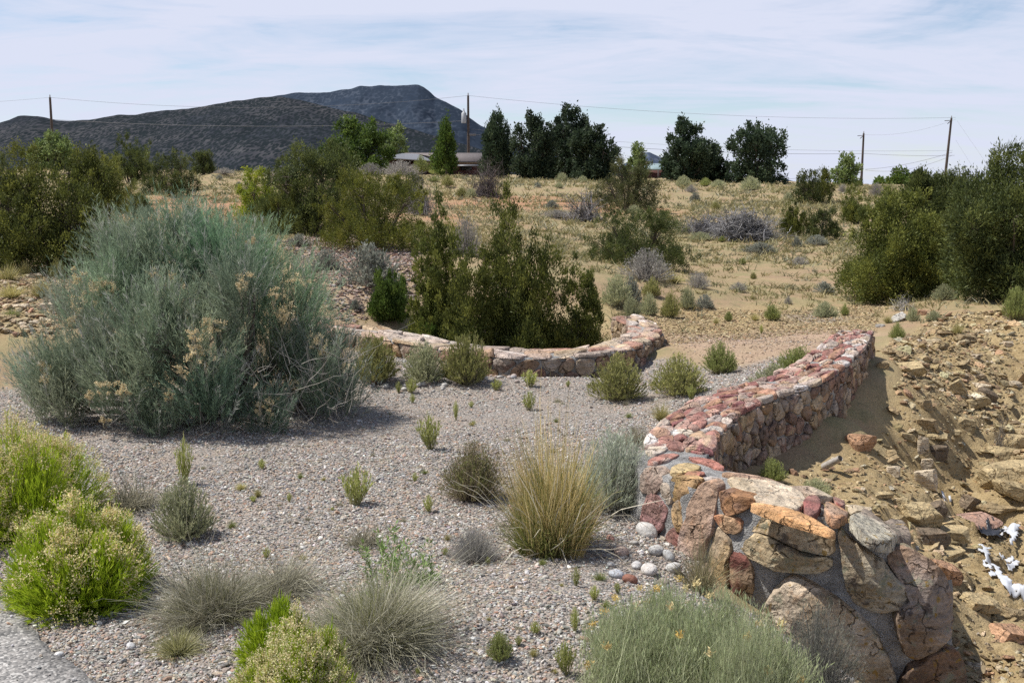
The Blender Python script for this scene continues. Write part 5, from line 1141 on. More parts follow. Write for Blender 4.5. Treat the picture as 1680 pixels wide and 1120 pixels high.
 ('grey_shrub','crest_shrub','bush','pale grey shrub behind the small pine right of the brush pile',1437,322,26,22,G3),
 ('grey_shrub','crest_shrub','bush','pale grey shrub left of the olive juniper under the power pole',1382,316,18,14,G3),
 ('grey_shrub','crest_shrub','bush','grey shrub on the left crest, in line with the mountain foot',425,288,26,12,G3),
 ('grey_shrub','crest_shrub','bush','grey-green shrub line on the left crest beside the round juniper',368,285,34,10,G3),
 ('grey_shrub','crest_shrub','bush','greyish shrub behind the lime leafy shrub',457,300,36,24,G3),
 ('sagebrush','sagebrush','bush','small sagebrush on the left slope above the huge bush',360,296,12,7,G3),
 ('sagebrush','sagebrush','bush','small sagebrush beside the lime leafy shrub',392,308,12,8,G3),
 ('pale_rabbitbrush','sagebrush','bush','pale cushion at the foot of the dark juniper right of the dead branches',1040,352,28,14,G3),
 ('pale_rabbitbrush','sagebrush','bush','grey-green cushion between the brush pile and the three-lobed juniper',1148,395,40,13,G3),
]:
    kd, nm, cat, lab, px, py, w, h, g = a[:9]; put(kd, nm, cat, lab, px, py, w, h, g, a[9] if len(a) > 9 else None)

rng = np.random.default_rng(77)
for k in range(84):
    while True:
        q = rng.uniform(330, 1040), rng.uniform(650, 1110)
        g_ = ground(*q)
        if zone_weights(g_[:1], g_[1:2])[0][0] > .6 and not (200 < q[0] < 610 and q[1] < 740): break
    sz = rng.uniform(9, 20) * (q[1] / 850); put(['weed', 'grey_grass', 'green_tuft', 'yellow_grass', 'grey_grass'][k % 5], 'gravel_sprout', 'weed', 'one of the tiny sprouts scattered thinly over the open gravel', q[0], q[1], sz, sz * rng.uniform(.6, 1.1), 'tiny sprouts on the gravel')
# ------------------------------------------------------------------ dead wood
def dead(name, label, px, py, w, h, seed, n, col, trunk=False, stems='branch', r=.012, flat=1.0):
    p = ground(px, py); m = mpp(p[1]); rng = np.random.default_rng(seed); t = thing(name, label, 'dead wood', tuple(p), seed)
    mb = deadwood(rng, n, col=col, r=r); o = mb.build(stems, M_BARK, t); o.scale = (w * m, w * m, h * m)
    if trunk:
        mt = MB(); limb(mt, c3(0, 0, -.05), c3(.05, 0, .45), .035, .02, c3(.07, .06, .055), rng); limb(mt, c3(.05, 0, .4), c3(.3, 0, .75), .02, .008, c3(.08, .07, .06), rng); limb(mt, c3(.02, 0, .3), c3(-.3, .1, .7), .02, .008, c3(.08, .07, .06), rng)
        o = mt.build('trunk', M_BARK, t); o.scale = (w * m, w * m, h * m)
    return t
dead('dead_bush', 'dark leafless dead bush with a black trunk below the tall power pole', 800, 324, 84, 62, 81, 150, c3(.13,.11,.105), True, r=.007)
dead('dead_bush', 'spidery grey dead branches left of the dark rounded juniper', 957, 363, 100, 54, 82, 80, c3(.22,.205,.20), False, r=.013)
dead('brush_pile', 'silvery grey brush pile heaped on the slope, tall right part', 1222, 393, 132, 50, 83, 520, c3(.27,.26,.255), False, r=.013)
dead('brush_pile', 'low dark left tail of the silvery brush pile', 1160, 386, 110, 36, 84, 240, c3(.22,.21,.21), False, r=.013)
dead('dead_bush', 'grey bare dead bush behind the dense green juniper', 690, 352, 70, 66, 85, 110, c3(.19,.175,.17), False, r=.007)
dead('dead_bush', 'pale dry roots and twigs dangling down the right bank of the ditch', 1642, 735, 44, 60, 86, 34, c3(.26,.225,.18), False, r=.012)
dead('dead_bush', 'grey dead twigs at the foot of the big right-hand juniper', 1482, 508, 60, 24, 87, 60, c3(.33,.31,.29), False, r=.008)
p = ground(1364, 775); mb = MB(); limb(mb, p + c3(-.03, .05, .02), p + c3(.03, -.05, .10), .022, .018, c3(.36, .33, .30), np.random.default_rng(3), 6, .05, 8); tag(mb.build('wood_stub', M_BARK), 'bleached stub of wood lying in the shade of the wall', 'wood')
# ------------------------------------------------------------------ junipers, pinyons and trees
def plant_tree(label, px, py, w, h, kind_, pal, n, cat='juniper', name='juniper', d=None, leaf=None, ratio=.4, up=.7, group=None, trunk=None, nb=70):
    if d is None: p = ground(px, py)
    else: p = at(px, py, d); p[2] = H1(p[0], p[1])
    m = mpp(p[1]); top = at(px, py - h, p[1])[2]; hh = top - p[2] + .02 * h * m
    lf = leaf or max(2.3 * m, .022 * hh); n = int(n * 2.6)
    return tree(name, label, cat, (p[0], p[1], p[2] - .015 * hh), w * m, hh, kind_, pal, n, lf, hash_(label) + 7, group, ratio, up, trunk, nb=nb)
GJ = 'junipers on the hillside'; GT = 'shade trees along the crest'
for a in [
 ('spiky olive juniper of upright plumes behind the low wall, left of the wider one',722,540,125,206,'plume',JUN,26000,dict(d=10.9, leaf=.026)),
 ('widest spiky juniper with many upright plumes, mid hollow behind the low wall',835,565,205,232,'plume',JUN,48000,dict(d=10.5, leaf=.026)),
 ('small slim juniper with two pointed plumes at the right end of the hollow',938,568,112,130,'plume',JUN,13000,dict(d=10.6, leaf=.025)),
 ('fresh green young juniper on the left slope of the hollow behind the low wall',642,524,76,78,'plume',JUN_G,9000,dict(leaf=.026)),
 ('low green juniper sprig at the foot of the spiky ones, above the left wall',712,560,70,50,'plume',JUN_G,4000,dict(d=10.7, leaf=.026)),
 ('dense bright olive juniper ball above the grey rosy-tipped sagebrush',618,408,205,126,'round',JUN_B,22000,{}),
 ('dull olive juniper mass between the lime shrub and the dense green ball',515,382,200,145,'round',JUN_D,24000,dict(nb=200)),
 ('dull brownish scrub juniper between the dense olive ball and the low house',668,345,70,58,'round',DULL,5000,dict(nb=200)),
 ('narrow olive juniper columns beside the lime leafy shrub',458,384,80,92,'plume',JUN,9000,{}),
 ('large dark juniper at the left, standing behind the huge bush',98,440,235,195,'round',JUN,28000,dict(nb=260)),
 ('dark juniper in the shade at the left edge',4,440,80,150,'round',JUN_D,7000,dict(nb=150)),
 ('dark juniper far left at the foot of the mountain',4,340,68,104,'round',JUN_D,4500,{}),
 ('slim golden-green young juniper in front of the large dark left one',140,404,28,84,'column',JUN_B,3000,{}),
 ('olive juniper to the right of the large dark left one',180,338,84,86,'round',JUN,7500,{}),
 ('brownish little juniper behind the large dark left one',143,302,52,60,'round',DULL,3000,{}),
 ('tall dark juniper on the left rise',214,302,92,80,'plume',JUN_D,7000,{}),
 ('rounded nearly black juniper with brown tips on the red slope',280,322,92,74,'round',JUN_D,7500,{}),
 ('small round juniper on the left skyline',334,286,46,38,'round',JUN_D,3000,{}),
 ('small juniper at the left edge of the red slope',226,354,52,36,'round',JUN,2800,{}),
 ('low juniper between the large dark left one and the red slope',188,352,46,34,'round',JUN,2400,{}),
 ('dark rounded juniper right of the spidery dead branches',1028,346,118,90,'round',DULL,10500,dict(nb=160)),
 ('wide three-lobed juniper in the middle of the slope',1050,438,188,94,'round',JUN_D,22000,{}),
 ('left one of two small crest junipers by the rightmost round tree',1324,336,48,56,'round',JUN_D,3200,{}),
 ('pointed right one of two small crest junipers left of the pale sparse tree',1349,335,36,58,'column',JUN,3200,{}),
 ('olive juniper just right of the brush pile',1304,388,52,54,'plume',JUN,4000,{}),
 ('dark ragged pinyon between the brush pile and the big right-hand juniper',1350,392,66,50,'round',JUN_D,4200,{}),
 ('olive juniper at the foot of the short right power pole',1406,366,70,66,'plume',JUN,5000,{}),
 ('big broad juniper beyond the far end of the red-topped wall',1466,506,175,190,'round',JUN,32000,dict(d=14.6, nb=140)),
 ('big dark juniper standing right behind the broad one beyond the wall end',1545,500,185,215,'round',JUN_D,26000,dict(d=15.8, nb=140)),
 ('tall olive juniper crown rising between the broad one and the pinyon',1540,480,170,190,'round',JUN,18000,dict(d=18, nb=120)),
 ]:
    lab, px, py, w, h, kd, pal, n, kw = a; plant_tree(lab, px, py, w, h, kd, pal, n, group=GJ, **kw)
plant_tree('tall dark pinyon pine at the right edge', 1660, 510, 230, 262, 'elm', JUN_D, 36000, 'pine', 'pinyon_pine', d=12.8, nb=160, up=.5, leaf=.045, ratio=.25)
plant_tree('dark pinyon top showing beside the leaning power pole', 1562, 340, 82, 66, 'elm', JUN_D, 4200, 'pine', 'pinyon_pine', d=30)
plant_tree('bright lime leafy shrub left of the dull juniper mass', 425, 358, 84, 82, 'round', LIME, 6000, 'bush', 'leafy_shrub', ratio=.6, up=.2)
for a in [
 ('bright light green tree behind the left power pole',90,285,72,66,'elm',PALE,4200,dict(d=70)),
 ('round green shade tree left of the low house',588,280,106,84,'elm',GRN,7500,dict(d=95)),
 ('thin pale green tree just left of the low house roof',650,268,48,62,'elm',PALE,2200,dict(d=130)),
 ('slender green poplar in front of the low house',732,284,42,88,'column',GRN,4500,dict(d=90)),
 ('dark conical tree right of the tall power pole',816,294,62,106,'column',ELM,5500,dict(d=88)),
 ('dark elm, left part of the dense clump on the crest',878,300,76,112,'elm',ELM,7500,dict(d=86)),
 ('tallest dark elm, middle of the dense clump on the crest',932,301,84,124,'elm',ELM,8500,dict(d=90)),
 ('dark elm, low right part of the dense clump on the crest',972,300,84,92,'elm',ELM,7000,dict(d=84)),
 ('small wispy tree above the dark rounded juniper',1044,292,38,56,'elm',PALE,1500,dict(d=100)),
 ('dark cottonwood right of the green roofed house',1124,302,84,106,'elm',ELM,8500,dict(d=82)),
 ('lower dark tree leaning against the dark cottonwood',1168,302,50,62,'elm',ELM,4000,dict(d=84)),
 ('open-crowned round tree, rightmost of the big crest trees',1238,307,104,102,'elm',ELM,6800,dict(d=80)),
 ('pale sparse tree left of the short right power pole',1388,325,48,72,'elm',PALE,1700,dict(d=85)),
 ('little blue-green far tree right of the short power pole',1442,322,22,30,'elm',GRN,900,dict(d=190)),
 ('middle far tree on the right skyline',1474,323,50,46,'elm',GRN,2200,dict(d=200)),
 ('far tree on the right skyline beside the dark pinyon top',1504,323,42,42,'elm',GRN,1800,dict(d=210)),
 ]:
    lab, px, py, w, h, kd, pal, n, kw = a; kw = dict(kw); d = kw.pop('d')
    plant_tree(lab, px, py, w, h, kd, pal, n, 'tree', 'shade_tree', d=d, leaf=3.6 * mpp(d), ratio=.6, up=.35, group=GT, nb=60, **kw)

# ------------------------------------------------------------------ rocks in the ditch and on the banks
def cut_rock(rng, a, b, c, cuts=9, base=ICO3):
    """A broken block: a rounded lump trimmed by random flat planes, half sizes a, b, c."""
    V = base[0].copy(); V = V * 1.7
    Np = np.concatenate([np.eye(3), -np.eye(3), sph(rng, cuts)]); Np[:6] += rng.normal(size=(6, 3)) * .13; Np = nrm(Np)
    D = np.concatenate([rng.uniform(.85, 1.0, 6), rng.uniform(.92, 1.22, cuts)])
    for n_, d in zip(Np, D): e = V @ n_ - d; V = V - np.maximum(e, 0)[:, None] * n_
    V = V + nrm(V) * (.05 * fbm(V * 2.3 + rng.uniform(0, 99, 3), 81, 4))[:, None]
    return V * np.array([a, b, c]), base[1]
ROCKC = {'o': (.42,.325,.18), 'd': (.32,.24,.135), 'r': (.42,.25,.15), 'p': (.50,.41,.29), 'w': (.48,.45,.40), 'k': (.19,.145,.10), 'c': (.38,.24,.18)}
def rock(label, px, py, w, h, col, thick=None, tilt=(0, 0), rz=None, depth=.8, group='sandstone blocks in the ditch', name='rock', lift=0.0, d=None):
    rng = np.random.default_rng(hash_(label))
    if d is None: p = ground(px, py)
    else: p = at(px, py, d); p[2] = H1(p[0], p[1])
    m = mpp(p[1]); a = w * m * .5; b = a * depth; c = (thick if thick else h * .42) * m
    V, F = cut_rock(rng, a, b, c); cc = np.array(ROCKC[col]) * rng.uniform(.88, 1.15)
    mb = MB(); mb.add(V, cc, T=F); o = mb.build(name, M_SHALE if col in 'odrpk' else M_ROCK, smooth=False)
    o.location = (p[0], p[1] + b * .5, p[2] + c * (.5 + lift)); o.rotation_euler = (rad(tilt[0]), rad(tilt[1]), rz if rz is not None else rng.uniform(-.5, .5))
    return tag(o, label, 'rock', group)
for a in [
 ('wide flat ochre slab lying on the bank just right of the wall, casting a shadow',1495,614,50,26,'o',9,(14,-10)),
 ('brownish flat slab high on the ochre bank near the pinyon shade',1588,563,40,18,'d',7,(10,12)),
 ('small ochre stone just behind the wide flat slab',1517,593,16,14,'o'),
 ('small ochre stone below the green shrub by the wall end',1533,560,13,10,'o'),
 ('thin pale stone in the middle of the ochre bank',1603,589,18,10,'p',4),
 ('small squared block below the wide flat slab',1517,671,26,20,'d'),
 ('long ochre slab standing on edge, pointing down into the ravine',1576,652,18,34,'o',20,(20,-30)),
 ('dark-faced ochre block at the head of the ravine',1621,660,30,26,'k',14,(10,20)),
 ('pale flat stone above the dark-faced block',1613,640,28,14,'p',5,(8,0)),
 ('rounded ochre block below the dark-faced block',1601,668,36,20,'o'),
 ('small pale stone above the standing slab',1607,625,20,12,'p',4),
 ('pale flat chip at the right edge of the upper bank',1668,636,20,18,'p',5),
 ('little pale stone on the upper right bank',1656,568,18,12,'p'),
 ('orange rock between two shrubs on top of the bank',1513,517,20,13,'r'),
 ('grey-white stone leaning beside the yellow-green shrub on the bank',1477,527,26,16,'w',6,(20,-20)),
 ('ochre stone left of the standing slab',1537,637,22,14,'o',6,(20,30)),
 ('brown stone close to the wall shadow at the far end',1450,606,18,18,'d'),
 ('flat white stone on the dirt just past the wall end',1444,537,14,7,'w',3),
 ('orange-topped boulder beside the wall shadow',1415,742,40,42,'r',18,(0,0)),
 ('thin dark slab standing tilted in the middle of the slope',1460,760,30,11,'d',4,(0,-16)),
 ('light ochre stone below the thin dark slab',1466,781,24,22,'p'),
 ('ochre stone on the slope above the stacked ledge',1489,720,26,16,'o',6,(0,20)),
 ('dark squared block at the top of the stacked ledge',1521,704,38,20,'d',10),
 ('broad block of the stacked ledge, under the dark squared one',1534,722,46,18,'o',8),
 ('overhanging block right of the stacked ledge',1586,704,30,24,'o',11,(0,15)),
 ('flat stone between the stacked ledge and the overhanging block',1566,714,26,13,'o',5),
 ('upright pale column stone at the ravine lip',1515,748,20,32,'p',16),
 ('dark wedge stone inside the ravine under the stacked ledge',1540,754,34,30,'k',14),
 ('lower upright pale stone at the ravine lip',1521,772,18,26,'p',13),
 ('large pale boulder at the foot of the ravine lip',1519,800,38,36,'p',16),
 ('tan boulder sticking out of the right bank, upper one',1650,758,56,34,'o',14,(0,0),.1,.8),
 ('large cracked tan boulder in the right bank',1655,800,84,58,'o',24,(-10,0)),
 ('undercut tan boulder at the right edge',1678,826,76,40,'o',15,(0,14)),
 ('tan stone at the right edge above the cracked boulder',1674,733,42,28,'o'),
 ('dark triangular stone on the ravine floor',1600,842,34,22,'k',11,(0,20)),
 ('flat reddish slab lying on the ravine floor',1612,864,76,20,'c',4,(6,0)),
 ('long flat brown stone behind the reddish slab',1640,843,60,12,'d',4),
 ('flat ochre stone below the light slope, near the boulder wall',1446,818,32,15,'o',5),
 ('pale cracked stone just behind the red coping cobble of the wall',1412,848,50,24,'p',9),
 ('long thin ochre slab slanting down behind the lichen boulder',1478,880,22,74,'o',30,(25,-28)),
 ('small upright ochre stone at the head of the slanting slab',1478,836,22,22,'o'),
 ('big angular ochre block, topmost of the heap behind the wall',1512,868,66,38,'o',17,(0,8)),
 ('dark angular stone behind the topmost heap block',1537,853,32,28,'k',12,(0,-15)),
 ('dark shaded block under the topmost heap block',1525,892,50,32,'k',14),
 ('small ochre stone right of the heap',1552,866,26,16,'o'),
 ('rounded ochre stone between the heap and the dark wrapper',1567,892,46,28,'o',11),
 ('long flat layered slab at the foot of the heap',1550,914,76,24,'o',10),
 ('rust-orange squared block beside the end boulder of the wall',1551,958,54,44,'r',22,(12,10),.5,.8),
 ('wide ochre slab half buried below the trash',1614,1005,70,30,'o',12,(0,12)),
 ('ochre slab at the right edge below the trash',1668,1018,46,24,'d',10,(0,12)),
 ('flat orange slab at the right edge near the bottom',1660,1050,60,34,'r',12,(10,10)),
 ('thin ochre slab beside the rust-orange block',1548,992,44,14,'o',5,(0,20)),
 ('pale stone on the ochre slope below the end boulder',1600,1100,30,14,'p',5),
]:
    rock(*a)
for a in [('yellow sandstone block on the left wall, largest of the loose ones',645,541,42,24,'p',10,(0,14)),('yellow sandstone block left of the largest on the left wall',608,533,32,18,'p',8,(0,10)),('little tan stone at the left end of the loose yellow blocks',584,530,22,11,'o'),('broken tan block between the two loose yellow blocks',625,543,20,18,'o')]:
    rock(*a, group='loose yellow rocks on the left wall', d=10.75, lift=1.2)
for a in [('pale flat terrace slab beside the huge bush, largest',82,506,40,14,'p',5),('pale terrace slab left of the largest',30,508,34,12,'p',5),('thin pale terrace slab at the left edge',6,524,40,9,'o',4),('slanting pale terrace slab under the dark juniper',52,458,26,9,'p',4,(0,-24))]:
    rock(*a, group='pale slabs of the left terrace')

# ------------------------------------------------------------------ cobbles
def cobble(label, px, py, w, col, group, h=.62):
    rng = np.random.default_rng(hash_(label + str(px * 7 + py))); p = ground(px, py); m = mpp(p[1]); r = w * m * .5
    V = ICO2[0] * (1 + .12 * fbm(ICO2[0] * 1.3 + rng.uniform(0, 99, 3), 91, 3))[:, None] * np.array([1, rng.uniform(.65, .9), h * rng.uniform(.8, 1.1)]) * r
    mb = MB(); mb.add(V, np.array(col) * rng.uniform(.85, 1.12), T=ICO2[1]); o = mb.build('cobble', M_PEB)
    o.location = (p[0], p[1] + r * .4, p[2] + r * h * .55); o.rotation_euler = (rng.normal() * .2, rng.normal() * .2, rng.uniform(0, 6.28)); return tag(o, label, 'cobble', group)
rng = np.random.default_rng(95); GC = 'pale cobbles before the left wall'
CB = [(.44,.42,.39),(.38,.36,.34),(.48,.46,.43),(.40,.33,.29),(.33,.32,.32)]
for k in range(74):
    px = rng.uniform(592, 880); lo = 618 + 22 * max(0, 1 - abs(px - 690) / 110); py = rng.uniform(610 if px > 790 else 614, lo + 8 + 6 * rng.uniform())
    cobble('one of the pale river cobbles heaped at the foot of the left wall', px, py, rng.uniform(7, 15), CB[rng.integers(5)], GC)
cobble('rust-brown cobble at the left end of the pale cobble heap', 612, 631, 15, (.26,.15,.10), GC)
GB = 'cobbles at the foot of the boulder wall'
for a in [('large white cobble leaning at the wall foot, biggest of its heap',1062,882,42,(.50,.48,.45)),('long pale grey cobble under the biggest white one',1078,914,34,(.42,.41,.39)),('pinkish cobble at the left of the wall-foot heap',1020,912,32,(.44,.33,.27)),('red cobble at the front of the wall-foot heap',1034,958,28,(.32,.15,.105)),('bluish-grey cobble left of the red one',1012,948,28,(.36,.37,.39)),('grey cobble behind the red one',1045,934,24,(.40,.39,.38)),('dull grey cobble at the right of the wall-foot heap',1098,922,28,(.36,.36,.35)),('pale cobble right of the red one',1066,944,40,(.47,.44,.41)),('small rose cobble at the back of the wall-foot heap',1002,888,20,(.36,.20,.16)),('mottled grey cobble at the back of the wall-foot heap',1040,894,18,(.38,.36,.33)),('white cobble touching the maroon wall stone',1105,942,30,(.46,.45,.43)),('small grey cobble between the pinkish and the red one',1003,930,16,(.33,.33,.33)),('small brown cobble by the straw grass',1090,960,22,(.36,.30,.25))]:
    cobble(*a, GB)
tag(cobble('single white stone on the edge of the asphalt path', 95, 1084, 20, (.55,.54,.52), 'loose stones'), None, 'stone'); 
cobble('single white stone in the gravel between the asphalt and the yellow-green tuft', 214, 1064, 20, (.52,.51,.50), 'loose stones')

# ------------------------------------------------------------------ torn plastic in the ditch
def sheet(name, label, outline, mat, seed, amp=.012, lift=.012, k=34):
    rng = np.random.default_rng(seed); P = np.array([ground(*q)[:2] for q in outline]); P = chaikin(P, 1)
    lo, hi = P.min(0), P.max(0); nx = k; gx, gy = np.meshgrid(np.linspace(lo[0], hi[0], nx), np.linspace(lo[1], hi[1], nx), indexing='ij'); x, y = gx.ravel(), gy.ravel()
    q = sdist(x, y, [tuple(p) for p in P]) + fbm2(x * 30, y * 30, seed, 3) * (hi - lo).min() * .16
    z = H(x, y) + lift + amp * np.abs(fbm2(x * 11, y * 11, seed + 1, 4)) * 2 + amp * .5 * np.abs(fbm2(x * 30, y * 30, seed + 2, 3))
    i = (np.arange(nx - 1)[:, None] * nx + np.arange(nx - 1)[None]); Q = np.stack([i, i + 1, i + nx + 1, i + nx], -1).reshape(-1, 4); Q = Q[(q[Q] > 0).all(1)]
    used = np.unique(Q); mp = np.zeros(nx * nx, int); mp[used] = np.arange(len(used)); V = np.stack([x, y, z], -1)[used]; n = len(V); Qm = mp[Q]
    mb = MB(); mb.add(V, (.8, .8, .8), Q=Qm); o = mb.build(name, mat)
    s = o.modifiers.new('thick', 'SOLIDIFY'); s.thickness = .003; return tag(o, label, 'trash')
M_WHITE = plain('white_plastic', (.52, .53, .55), .4, .06); M_BLACK = plain('black_plastic', (.025, .026, .03), .35, .3)
sheet('plastic_sheet', 'white plastic bag crumpled on the ditch floor behind the black wrapper', [(1638,868),(1662,865),(1674,890),(1668,912),(1650,905)], M_WHITE, 1, .025, .03)
sheet('plastic_wrapper', 'black plastic wrapper lying beside the white bag in the ditch', [(1600,878),(1620,872),(1646,880),(1644,898),(1618,894)], M_BLACK, 2, .035, .03)
sheet('plastic_strip', 'torn white plastic strips spread below the black wrapper', [(1606,902),(1613,897),(1624,916),(1640,921),(1660,913),(1666,920),(1644,932),(1628,931),(1632,950),(1623,954),(1612,925)], M_WHITE, 3, .014, .012, 60)
sheet('plastic_strip', 'long white plastic strip running down to the right edge of the ditch', [(1624,932),(1632,930),(1644,950),(1660,966),(1686,976),(1704,984),(1704,1004),(1678,997),(1650,982),(1636,960)], M_WHITE, 4, .014, .012, 60)
sheet('plastic_strip', 'short white plastic strip hanging between the two torn ones', [(1650,934),(1664,922),(1674,926),(1668,934),(1656,944)], M_WHITE, 5, .014, .012, 40)
sheet('plastic_scrap', 'small white plastic scrap beside the dark triangular stone', [(1546,816),(1556,812),(1564,826),(1552,832)], M_WHITE, 6, .02, .02, 24)
# ------------------------------------------------------------------ power poles and lines
M_POLE = plain('pole_wood', (.075, .055, .045), .85, .35, 3.0); M_GREY = plain('galvanised_metal', (.36, .37, .38), .5, .1); M_WIRE = plain('wire', (.16, .16, .17), .5, .05); M_CER = plain('insulator', (.35, .33, .32), .3, .05)
def pole(label, px, top, d, lean=0.0, trans=False, arm=False):
    b = at(px, 300, d); z0 = H1(b[0], b[1]); p = at(px, top, d); L = p[2] - z0
    t = thing('power_pole', label, 'power pole', (p[0] - lean * L, d, z0)); mb = MB(); tt = np.linspace(0, 1, 6)
    tubes(mb, np.stack([lean * L * tt, 0 * tt, L * tt - .3 * (1 - tt)], -1)[None], (.20 - .07 * tt)[None], (1, 1, 1), 10); mb.build('pole', M_POLE, t)
    x = lean * L
    mb = MB(); tubes(mb, np.array([[[x, 0, L - .05], [x, 0, L + .1], [x, 0, L + .32]]]), np.array([[.05, .08, .05]]), (1, 1, 1), 8); mb.build('insulator', M_CER, t)
    if trans:
        z = at(px, 192, d)[2] - z0; mb = MB(); q = np.array([[-.52, -.1, z - .75], [-.52, -.1, z - .7], [-.52, -.1, z + .45], [-.52, -.1, z + .52], [-.52, -.1, z + .75]])
        tubes(mb, q[None], np.array([[.28, .3, .3, .2, .06]]), (1, 1, 1), 12); c = mb.build('transformer', M_GREY, t)
        mb = MB(); tubes(mb, np.array([[[-.52, -.1, z + .7], [-.52, -.1, z + 1.0]]]), np.array([[.07, .05]]), (1, 1, 1), 8); mb.build('bushing', M_CER, c)
        z2 = at(px, 220, d)[2] - z0; mb = MB(); box(mb, (.1, -.3, z2 - .2), (.9, .1, z2 + .1), (1, 1, 1)); mb.build('cable_box', M_WIRE, t)
    if arm:
        mb = MB(); tubes(mb, np.array([[[x - .9, 0, L - .35], [x, -.12, L - .3]], [[x - .5, 0, L - .75], [x, -.12, L - .3]]]), .05, (1, 1, 1), 6); mb.build('bracket', M_POLE, t)
    return t
pole('thin power pole at the left in front of the mountain', 82, 160, 135)
pole('tall dark power pole with a grey transformer, in front of the mountain shoulder', 768, 157, 135, 0, True)
pole('shorter power pole at the right with a bracket near its top', 1417, 219, 165, .005, arm=True)
pole('leaning power pole furthest right, guyed by thin wires', 1561, 194, 150, .055, arm=True)
def wire(label, a, b, sag, r=.022, n=28):
    p, q = at(*a), at(*b); t = np.linspace(0, 1, n)[:, None]; P = lerp(p, q, t) - np.array([0, 0, 1]) * sag * 4 * t * (1 - t)
    mb = MB(); tubes(mb, P[None], r * .75, (1, 1, 1), 5); tag(mb.build('power_line', M_WIRE), label, 'cable', 'overhead lines')
wire('top wire from the left pole to the transformer pole, faint across the mountain', (82, 160, 135), (768, 157, 135), 1.3, .02)
wire('top wire running off the left edge from the left pole', (-200, 172, 150), (82, 160, 135), .3, .016)
wire('lower wire crossing the mountain to the transformer pole', (82, 196, 135), (768, 198, 135), .75, .03)
wire('top wire from the transformer pole to the leaning pole', (768, 157, 135), (1568, 193, 150), 1.0, .018)
wire('upper of the two phone lines right of the transformer pole', (772, 212, 135), (1563, 247, 150), .9, .016)
wire('lower, thicker phone line right of the transformer pole', (772, 220, 135), (1420, 252, 165), .8, .03)
wire('phone line between the short and the leaning right poles', (1420, 252, 165), (1566, 255, 150), .15, .03)
wire('line rising from the short pole foot to the leaning pole', (1420, 278, 165), (1562, 250, 150), .4, .03)
wire('lower of the two lines rising to the leaning pole', (1420, 279, 165), (1562, 255, 150), .9, .026)
wire('service line dropping left from the short right pole towards the trees', (1417, 275, 165), (1270, 296, 110), .2, .022)
wire('faint wire between the tops of the short and leaning poles', (1418, 221, 165), (1568, 196, 150), .7, .014)
wire('long guy wire on the right of the leaning pole', (1570, 198, 150), (1640, 300, 140), .0, .013)
wire('short guy wire on the right of the leaning pole', (1568, 230, 150), (1612, 300, 140), .0, .013)

# ------------------------------------------------------------------ houses on the crest
M_RED = plain('red_board_wall', (.085, .028, .024), .8, .25, 2.0); M_ROOFB = plain('brown_shingle_roof', (.15, .125, .115), .9, .3, 4.0); M_ROOFP = plain('pale_metal_roof', (.14, .14, .145), .45, .08, 1.0); M_ROOFG = plain('green_metal_roof', (.22, .29, .285), .45, .08, 1.0); M_WOODP = plain('dark_timber', (.06, .04, .035), .8, .3, 3.0); M_GLASS = plain('window_glass', (.03, .035, .04), .15, .1)
def gable(mb, x0, x1, y0, y1, ze, zr, ov=.4, th=.14):
    """Low ridge along x with real thickness."""
    ym = (y0 + y1) / 2
    for ya, yb in ((y0 - ov, ym), (y1 + ov, ym)):
        V = np.array([[x, y, z + dz] for x in (x0 - ov, x1 + ov) for (y, z) in ((ya, ze), (yb, zr)) for dz in (0, th)])
        hexa(mb, V, (1, 1, 1))
def house_left():
    d = 118; g = at(705, 286, d); z0 = H1(g[0], d); X = lambda px: (px - 840) * d / FPX; Z = lambda py: at(840, py, d)[2] - z0
    t = thing('house', 'low red-brown house with a shallow roof and a pale porch roof on the crest', 'house', (0, d, z0))
    mb = MB(); box(mb, (X(660), 3, -.6), (X(790), 11, Z(268)), (1, 1, 1)); mb.build('wall', M_RED, t)
    mb = MB(); gable(mb, X(664), X(796), 2.5, 11.5, Z(266), Z(251) + .05, .5); mb.build('roof', M_ROOFB, t)
    # hipped porch roof with pale metal, on posts, in front of the left end
    xa, xb, xm = X(632), X(716), X(662); z1, z2 = Z(261), Z(253); mb = MB()
    V = np.array([[xa, -2.6, z1], [xb, -2.6, z1 - .35], [xb, 3.2, z1 + .1], [xa, 3.2, z1], [xm, .6, z2], [xm + 1.6, .9, z2 - .05]]); V2 = V + np.array([0, 0, .1])
    mb.add(np.concatenate([V, V2]), (1, 1, 1), T=[(6, 10, 9), (1, 2, 5), (7, 11, 8), (0, 9, 3)], Q=[(6, 7, 11, 10), (9, 10, 11, 8), (0, 1, 5, 4), (0, 6, 7, 1), (1, 7, 8, 2)])
    mb.build('porch_roof', M_ROOFP, t)
    for x in (xa + .3, X(664), X(690), X(703), xb - .2):
        mb = MB(); box(mb, (x - .08, -2.4, -.8), (x + .08, -2.24, z1 - .36), (1, 1, 1)); mb.build('post', M_WOODP, t)
    mb = MB(); box(mb, (xa + .4, 2.0, -.6), (X(690), 2.9, z1 - .05), (1, 1, 1)); mb.build('porch_wall', M_RED, t)
    mb = MB(); V = np.array([[x, y, z + e] for x in (X(748), X(786)) for (y, z) in ((.2, Z(273)), (3.0, Z(270))) for e in (0, .1)]); hexa(mb, V, (1, 1, 1)); mb.build('awning', M_ROOFP, t)
    for x in (X(726), X(764)):
        mb = MB(); box(mb, (x - .6, 2.94, Z(279)), (x + .6, 2.99, Z(272.5)), (1, 1, 1)); mb.build('window', M_GLASS, t)
house_left()
